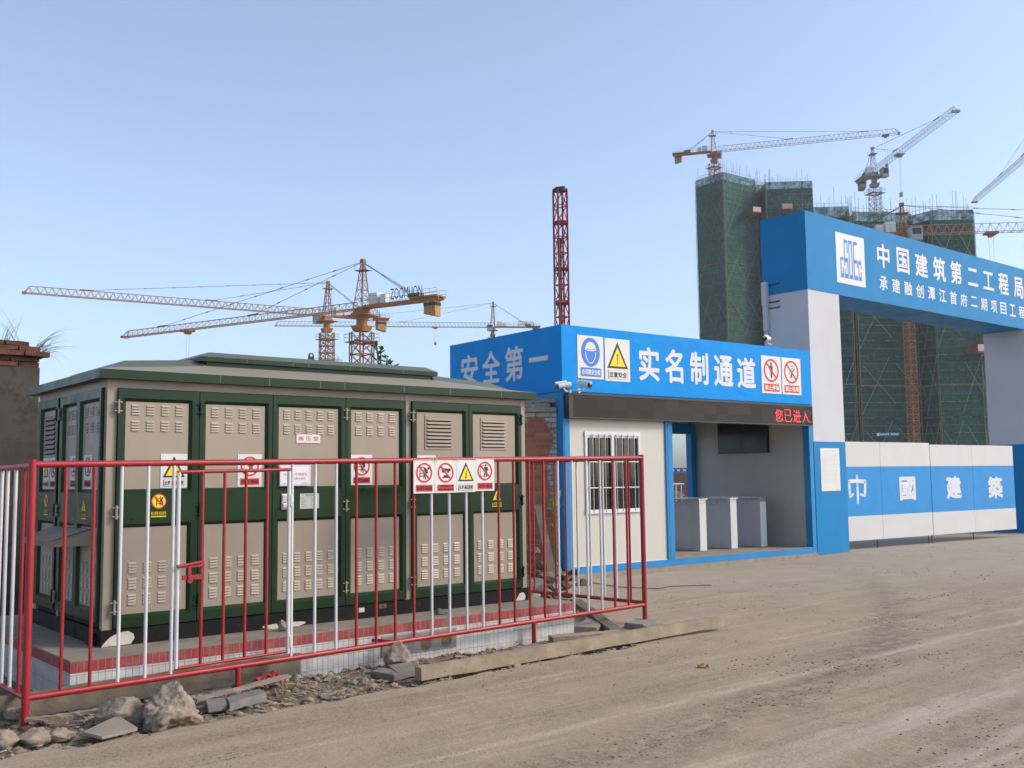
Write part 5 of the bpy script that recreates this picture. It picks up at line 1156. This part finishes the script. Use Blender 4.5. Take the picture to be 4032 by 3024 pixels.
# ------------------------------------------------------------------ tower cranes
def lattice_mast(mb, z0, z1, w_, mt, r, bay=None):
    h = w_/2; bay = bay or w_; n = max(1, round((z1-z0)/bay)); c = [(-h, -h), (h, -h), (h, h), (-h, h)]
    for x, y in c: mb.tube((x, y, z0), (x, y, z1), r*1.6, mt, 4)
    for k in range(n):
        a, b_ = z0+(z1-z0)*k/n, z0+(z1-z0)*(k+1)/n
        for i in range(4):
            p, q = c[i], c[(i+1) % 4]
            mb.tube((*p, a), (*q, a), r*.8, mt, 4)
            if k % 2: p, q = q, p
            mb.tube((*p, a), (*q, b_), r*.8, mt, 4)
def crane(label, base, mast_h, az, jib, cjib, apex, mw, mj, mm_, mc, r=.06, jh=1.15, jw=1.2, trolley=None, cw=2.6, sign=True, mast_rot=.785, cab_side=1, collars=True, ties=(.42, .82), hook=0, grey=False):
    o = thing('tower_crane', label, 'crane', base)
    mb = MB(); lattice_mast(mb, 0, mast_h-3.2, mw, mm_, r*1.35, mw*.8)
    ms = mb.build('mast', o); ms.rotation_euler = (0, 0, mast_rot)
    if collars:
        mb = MB(); lattice_mast(mb, mast_h-12.5, mast_h-3.3, mw*1.22, mm_, r*1.15, mw*.75); cf = mb.build('climbing_frame', o); cf.rotation_euler = (0, 0, mast_rot)
        for dz in (4.6, 9.4):
            z = mast_h-dz; h = mw*.5
            if z < 1: continue
            mb = MB(); e = h+.75
            mb.box(-e, e, -e, -h-.02, z-.08, z, mm_); mb.box(-e, e, h+.02, e, z-.08, z, mm_); mb.box(-e, -h-.02, -h, h, z-.08, z, mm_); mb.box(h+.02, e, -h, h, z-.08, z, mm_)
            for q in [(-e, -e), (e, -e), (e, e), (-e, e), (0, -e), (0, e), (e, 0), (-e, 0)]: mb.tube((*q, z), (*q, z+1.05), .03, M_CRG, 4)
            for zz_ in (.55, 1.05):
                for i in range(4):
                    c = [(-e, -e), (e, -e), (e, e), (-e, e)]; mb.tube((*c[i], z+zz_), (*c[(i+1) % 4], z+zz_), .025, M_CRG, 4)
            if dz > 5:
                mb.box(e, e+2.0, -.3, .3, z+.9, z+.98, mm_); mb.tube((e, 0, z+2.4), (e+1.6, 0, z+1), .03, M_CABLE, 4)
            cp = mb.build('climbing_platform', o); cp.rotation_euler = (0, 0, mast_rot if dz < 5 else mast_rot)
    top = bpy.data.objects.new('slewing_top', None); COL.objects.link(top); top.parent = o; top.location = (0, 0, mast_h); top.rotation_euler = (0, 0, az)
    mb = MB(); h = mw*.62
    mb.mesh([(-h, -h, -1.0), (h, -h, -1.0), (h, h, -1.0), (-h, h, -1.0), (-h*.75, -h*.75, -.5), (h*.75, -h*.75, -.5), (h*.75, h*.75, -.5), (-h*.75, h*.75, -.5)], [(0, 1, 5, 4), (1, 2, 6, 5), (2, 3, 7, 6), (3, 0, 4, 7), (4, 5, 6, 7)], mm_)
    mb.mesh([(-h*.7, -h*.7, -3.2), (h*.7, -h*.7, -3.2), (h*.7, h*.7, -3.2), (-h*.7, h*.7, -3.2), (-h*.9, -h*.9, -2.4), (h*.9, -h*.9, -2.4), (h*.9, h*.9, -2.4), (-h*.9, h*.9, -2.4)], [(0, 1, 5, 4), (1, 2, 6, 5), (2, 3, 7, 6), (3, 0, 4, 7), (4, 5, 6, 7)], mm_)
    mb.tube((0, 0, -2.4), (0, 0, -1.0), h*.62, mm_, 12); mb.box(-h*1.6, h*1.6, -h*1.5, h*1.5, -1.08, -1.0, mm_)
    mb.box(-h*.7, h*.7, -h*.7, h*.7, -.5, .0, mm_); mb.build('slewing_unit', top)
    mb = MB(); y0 = cab_side*(h+.1); y1 = cab_side*(h+1.5); ya, yb = min(y0, y1), max(y0, y1)
    mb.bbox(.2, 2.0, ya, yb, -1.3, .7, M_CAB, .12); mb.box(1.96, 2.03, ya+.15, yb-.15, -.7, .5, M_GLASS); mb.box(.5, 1.8, (yb if cab_side > 0 else ya-.03), (yb+.03 if cab_side > 0 else ya), -.4, .5, M_GLASS); mb.build('cab', top)
    # tower head
    mb = MB(); b_ = mw*.42; n = 5; ap = Vector((-.2, 0, apex)); P = [Vector((sx*b_, sy*b_, 0)) for sx, sy in ((-1, -1), (1, -1), (1, 1), (-1, 1))]
    Q = [ap+Vector((sx*.18, sy*.18, 0)) for sx, sy in ((-1, -1), (1, -1), (1, 1), (-1, 1))]
    for i in range(4):
        mb.tube(P[i], Q[i], r*1.35, mm_, 4)
        for k in range(n):
            a = P[i].lerp(Q[i], k/n); c = P[(i+1) % 4].lerp(Q[(i+1) % 4], (k+1)/n); e = P[(i+1) % 4].lerp(Q[(i+1) % 4], k/n); mb.tube(a, c, r*.7, mm_, 4); mb.tube(a, e, r*.7, mm_, 4)
    mb.box(ap.x-.3, ap.x+.3, -.3, .3, apex-.1, apex+.35, mm_); mb.box(ap.x-1.0, ap.x+.9, -.7, .7, apex-1.3, apex-1.22, mm_)
    for x, y in ((-1, -.7), (.9, -.7), (.9, .7), (-1, .7)): mb.tube((ap.x+x, y, apex-1.25), (ap.x+x, y, apex-.3), .03, M_CRG, 4)
    for k in range(8): mb.tube((-b_-.5+k*.08, .3, apex*k/8), (-b_-.42+k*.08, .3, apex*(k+1)/8), .03, M_CRG, 4)
    mb.build('tower_head', top)
    # jib: one upper chord, two lower chords
    mb = MB(); n = int(jib/1.25); x0 = b_+.1; dx = (jib-x0)/n
    mb.tube((x0, 0, jh), (jib-1, 0, jh), r*1.1, mj, 4)
    for s in (-1, 1): mb.tube((x0, s*jw/2, 0), (jib, s*jw/2, 0), r*1.1, mj, 4)
    for k in range(n):
        a, c = x0+k*dx, x0+(k+1)*dx
        for s in (-1, 1):
            mb.tube((a, s*jw/2, 0), (a+dx/2, 0, jh), r*.62, mj, 4); mb.tube((a+dx/2, 0, jh), (c, s*jw/2, 0), r*.62, mj, 4)
        mb.tube((a, -jw/2, 0), (c, jw/2, 0), r*.55, mj, 4); mb.tube((a, -jw/2, 0), (a, jw/2, 0), r*.55, mj, 4)
    mb.tube((jib-1, 0, jh), (jib, jw/2, 0), r, mj, 4); mb.tube((jib-1, 0, jh), (jib, -jw/2, 0), r, mj, 4); mb.box(jib-.3, jib+.3, -jw/2, jw/2, -.15, .25, mj)
    jo = mb.build('jib', top)
    mb = MB(); w2 = .75
    mb.box(-cjib, -b_, -w2, -w2+.22, -.05, .32, mm_); mb.box(-cjib, -b_, w2-.22, w2, -.05, .32, mm_); mb.box(-cjib, -b_, -w2+.22, w2-.22, .0, .06, mm_)
    mb.box(-cjib, -cjib+4.5, -1.1, 1.1, .33, .55, mm_)
    k = -cjib
    while k < -b_-.5:
        for s in (-1.1, 1.1): mb.tube((k, s, .3), (k, s, 1.4), .026, M_CRG, 4)
        k += 1.1
    for s in (-1.1, 1.1):
        for z in (.85, 1.4): mb.tube((-cjib, s, z), (-b_-.6, s, z), .026, M_CRG, 4)
    cj = mb.build('counter_jib', top)
    mb = MB()
    for k in range(4): mb.bbox(-cjib+.55+k*.48, -cjib+.98+k*.48, -.62, .62, -cw+.12*k, .3, M_CWT if not grey else M_CRG, .04)
    mb.box(-cjib+.5, -cjib+2.46, -.64, .64, -cw*.35, -cw*.18, M_DARK)
    mb.build('counterweight', top)
    mb = MB(); mb.bbox(-b_-2.4, -b_-.9, -.7, .7, .35, 1.9, M_CABX, .05); mb.build('winch_cabinet', top); mb = MB(); mb.bbox(-b_-3.7, -b_-2.7, -.5, .5, .35, 1.6, M_CABX, .05); mb.build('winch_cabinet', top); mb = MB(); mb.bbox(-cjib+3.2, -cjib+5.0, -.6, .6, .6, 1.2, M_TIMD, .05); mb.build('winch', top)
    if sign:
        mb = MB(); text(mb, lambda x, z: (x, 1.16, z), 'ZOOMLION', -cjib+7.6, -cjib+2.2, .58, 1.95, M_INK, .11); mb.build('name_sign', top)
    mb = MB()
    for t_ in ties:
        q = Vector((jib*t_, 0, jh)); mb.tube(ap, q, .035, M_CABLE, 4); d = q-ap; nn = int(d.length/5)
        for k in range(1, nn): c = ap+d*(k/nn); mb.tube(c-d.normalized()*.3, c+d.normalized()*.3, .09, mj, 4)
        mb.tube(q+Vector((-1.2, 0, .08)), q+Vector((1, 0, .05)), .14, mm_, 4)
    for s in (-.6, .6): mb.tube(ap, (-cjib+4, s, .5), .035, M_CABLE, 4); mb.tube(ap+Vector((0, s*.3, -.2)), (-cjib+3.2, s*.8, .5), .02, M_CABLE, 4)
    mb.build('tie_rods', top)
    if trolley:
        mb = MB(); x = jib*trolley; mb.box(x-.9, x+.9, -.75, .75, -.35, -.08, mm_); mb.box(x-.3, x+.3, -.5, .5, -.7, -.35, mm_)
        mb.build('trolley', top)
        mb = MB(); L = hook or 8
        for s in (-.35, .35): mb.tube((x+s, 0, -.5), (x+s*.6, 0, -L), .018, M_CABLE, 4)
        mb.box(x-.35, x+.35, -.2, .2, -L-.9, -L, mm_); mb.build('hook_block', top)
    return o
crane('nearest ochre tower crane, jib reaching left low over the cabinet roof', (-20.72, 140, 0), 25.11, R(149.3), 49.4, 13.4, 6.6, 1.95, M_CRJ_HAZE, M_CRY, None, .06, 1.0, 1.15, trolley=.70, cw=2.2, cab_side=-1)
crane('second ochre tower crane just behind the nearest, longest jib to the left', (-36.5, 200, 0), 33.75, R(-147.8), 54.5, 13.2, 6.8, 1.75, M_CRJ_HAZE, M_CRY, None, .065, 1.25, 1.2, cw=2.3, cab_side=-1)
crane('far small ochre tower crane behind the gatehouse side sign', (-6.1, 330, 0), 50.34, R(-172.3), 69.4, 15.7, 8.1, 1.6, M_CRP_HAZE, M_CRY, None, .075, 1.5, 1.4, trolley=.27, cw=2, hook=5)
crane('tower crane with pale pink jib standing behind the taller netted tower', (57.6, 280, 0), 92.0, R(-16.3), 48.9, 11.5, 5.9, 1.9, M_CRP_HAZE, M_CRY, None, .055, 1.5, 1.5, trolley=.93, cw=2.3, sign=False, mast_rot=.5)
crane('grey tower crane with foreshortened jib above the broader netted tower', (78.58, 215, 0), 65.97, R(-87.4), 37.0, 8.2, 5.4, 1.6, M_CRG, M_CRG, None, .032, 1.3, 1.4, trolley=.35, cw=1.9, sign=False, mast_rot=.3, ties=(.3, .8), grey=True)
crane('grey tower crane whose jib tip enters at the right edge', (109.6, 202, 0), 68.6, R(82.2), 48.5, 12, 7, 1.8, M_CRG, M_CRG, None, .036, 1.3, 1.4, sign=False, ties=(.3, .6))
crane('orange tower crane standing before the broader netted tower, jib to the right', (58.96, 150, 0), 36.97, R(-4.6), 52, 11, 4.5, 1.15, M_CRJ_HAZE, M_CRY, None, .042, 1.35, 1.2, trolley=.24, cw=2.2, sign=False, collars=False, mast_rot=.35, cab_side=-1)

# red lattice mast of a drilling rig
rg = thing('drilling_rig_mast', 'slender dark red lattice rig mast rising behind the gatehouse sign', 'rig mast', (2.27, 45, 0))
mb = MB(); lattice_mast(mb, 0, 14.45, .46, M_RIG, .032, .74); mst = mb.build('lattice', rg); mst.rotation_euler = (0, 0, .42)
mb = MB(); mb.tube((0, 0, 14.4), (0, 0, 14.5), .34, M_RIGD, 8); mb.tube((-.2, 0, 14.55), (.22, 0, 14.6), .05, M_RIGD, 6)
for z in (12.95, 10.85, 9.3): mb.box(-.29, .29, -.29, .29, z-.05, z+.02, M_RIG)
mb.build('collars', rg)
mb = MB(); mb.tube((-.04, 0, 2), (-.04, 0, 12.1), .07, M_RIGD, 8); mb.tube((-.04, 0, 12.0), (-.04, 0, 12.25), .12, M_RIGD, 8); mb.path([(-.15, -.2, 12.1), (-.28, -.28, 10.5), (-.34, -.3, 7)], .018, M_GALV, 5); mb.build('drill_rod', rg)

# ------------------------------------------------------------------ what shows through the passage
hd = thing('hoarding', 'long dark blue site hoarding far off seen through the passage', 'hoarding', (5, 75, 0))
mb = MB(); mb.box(-6, 16, 0, .1, 1.75, 2.12, M_HAZB)
F = Flat(mb, lambda a, b_, d: (a, -.02-d, b_), .01)
for k in range(24): F.rect(.3+k*.42, .5+k*.42, 1.88, 2.02, M_CABX)
mb.build('top_band', hd)
mb = MB(); mb.box(-6, 16, .02, .12, 0, 1.74, M_TIMD); mb.build('lower_wall', hd)
wb = thing('barrier_fence', 'white railed barrier with red post seen through the passage', 'fence', (4.0, 30.5, 0), 1.5)
for z in (.55, 1.33): rail((-.8, 0, z), (1.1, 0, z), .03, M_WHB, 'rail', wb, 8)
for k in range(12): bar(-.75+k*.16, 0, .5, 'w', wb, .85, .022)
mb = MB(); mb.box(1.15, 1.75, -.05, .05, .3, 1.35, M_RED); mb.build('red_panel', wb)
mb = MB()
for k in range(30):
    rock_mesh(mb, (rnd.uniform(-4, 9), rnd.uniform(-2, 2), rnd.uniform(0, .5)), rnd.uniform(.6, 1.4), rnd.uniform(.6, 1.2), rnd.uniform(.3, .8), rnd.choice([M_MOUND, M_BRCAP, M_SOIL]), k+300, 2, .4)
tag(mb.build('earth_mound', loc=(6.5, 48, 0)), 'low dark earth bank behind the white barrier', 'earth mound')

bpy.data.objects.remove(_to)
# ------------------------------------------------------------------ evening haze
mt = bpy.data.materials.new('haze air'); mt.use_nodes = True; t = mt.node_tree; t.nodes.remove(t.nodes['Principled BSDF'])
pv = t.nodes.new('ShaderNodeVolumePrincipled'); pv.inputs['Color'].default_value = (.86, .90, .95, 1); pv.inputs['Density'].default_value = .0003; pv.inputs['Anisotropy'].default_value = .2
t.links.new(pv.outputs[0], t.nodes['Material Output'].inputs['Volume'])
mb = MB(); mb.box(-430, 490, -70, 570, -1.1, 112, mt); hz = mb.build('haze'); hz['kind'] = 'stuff'
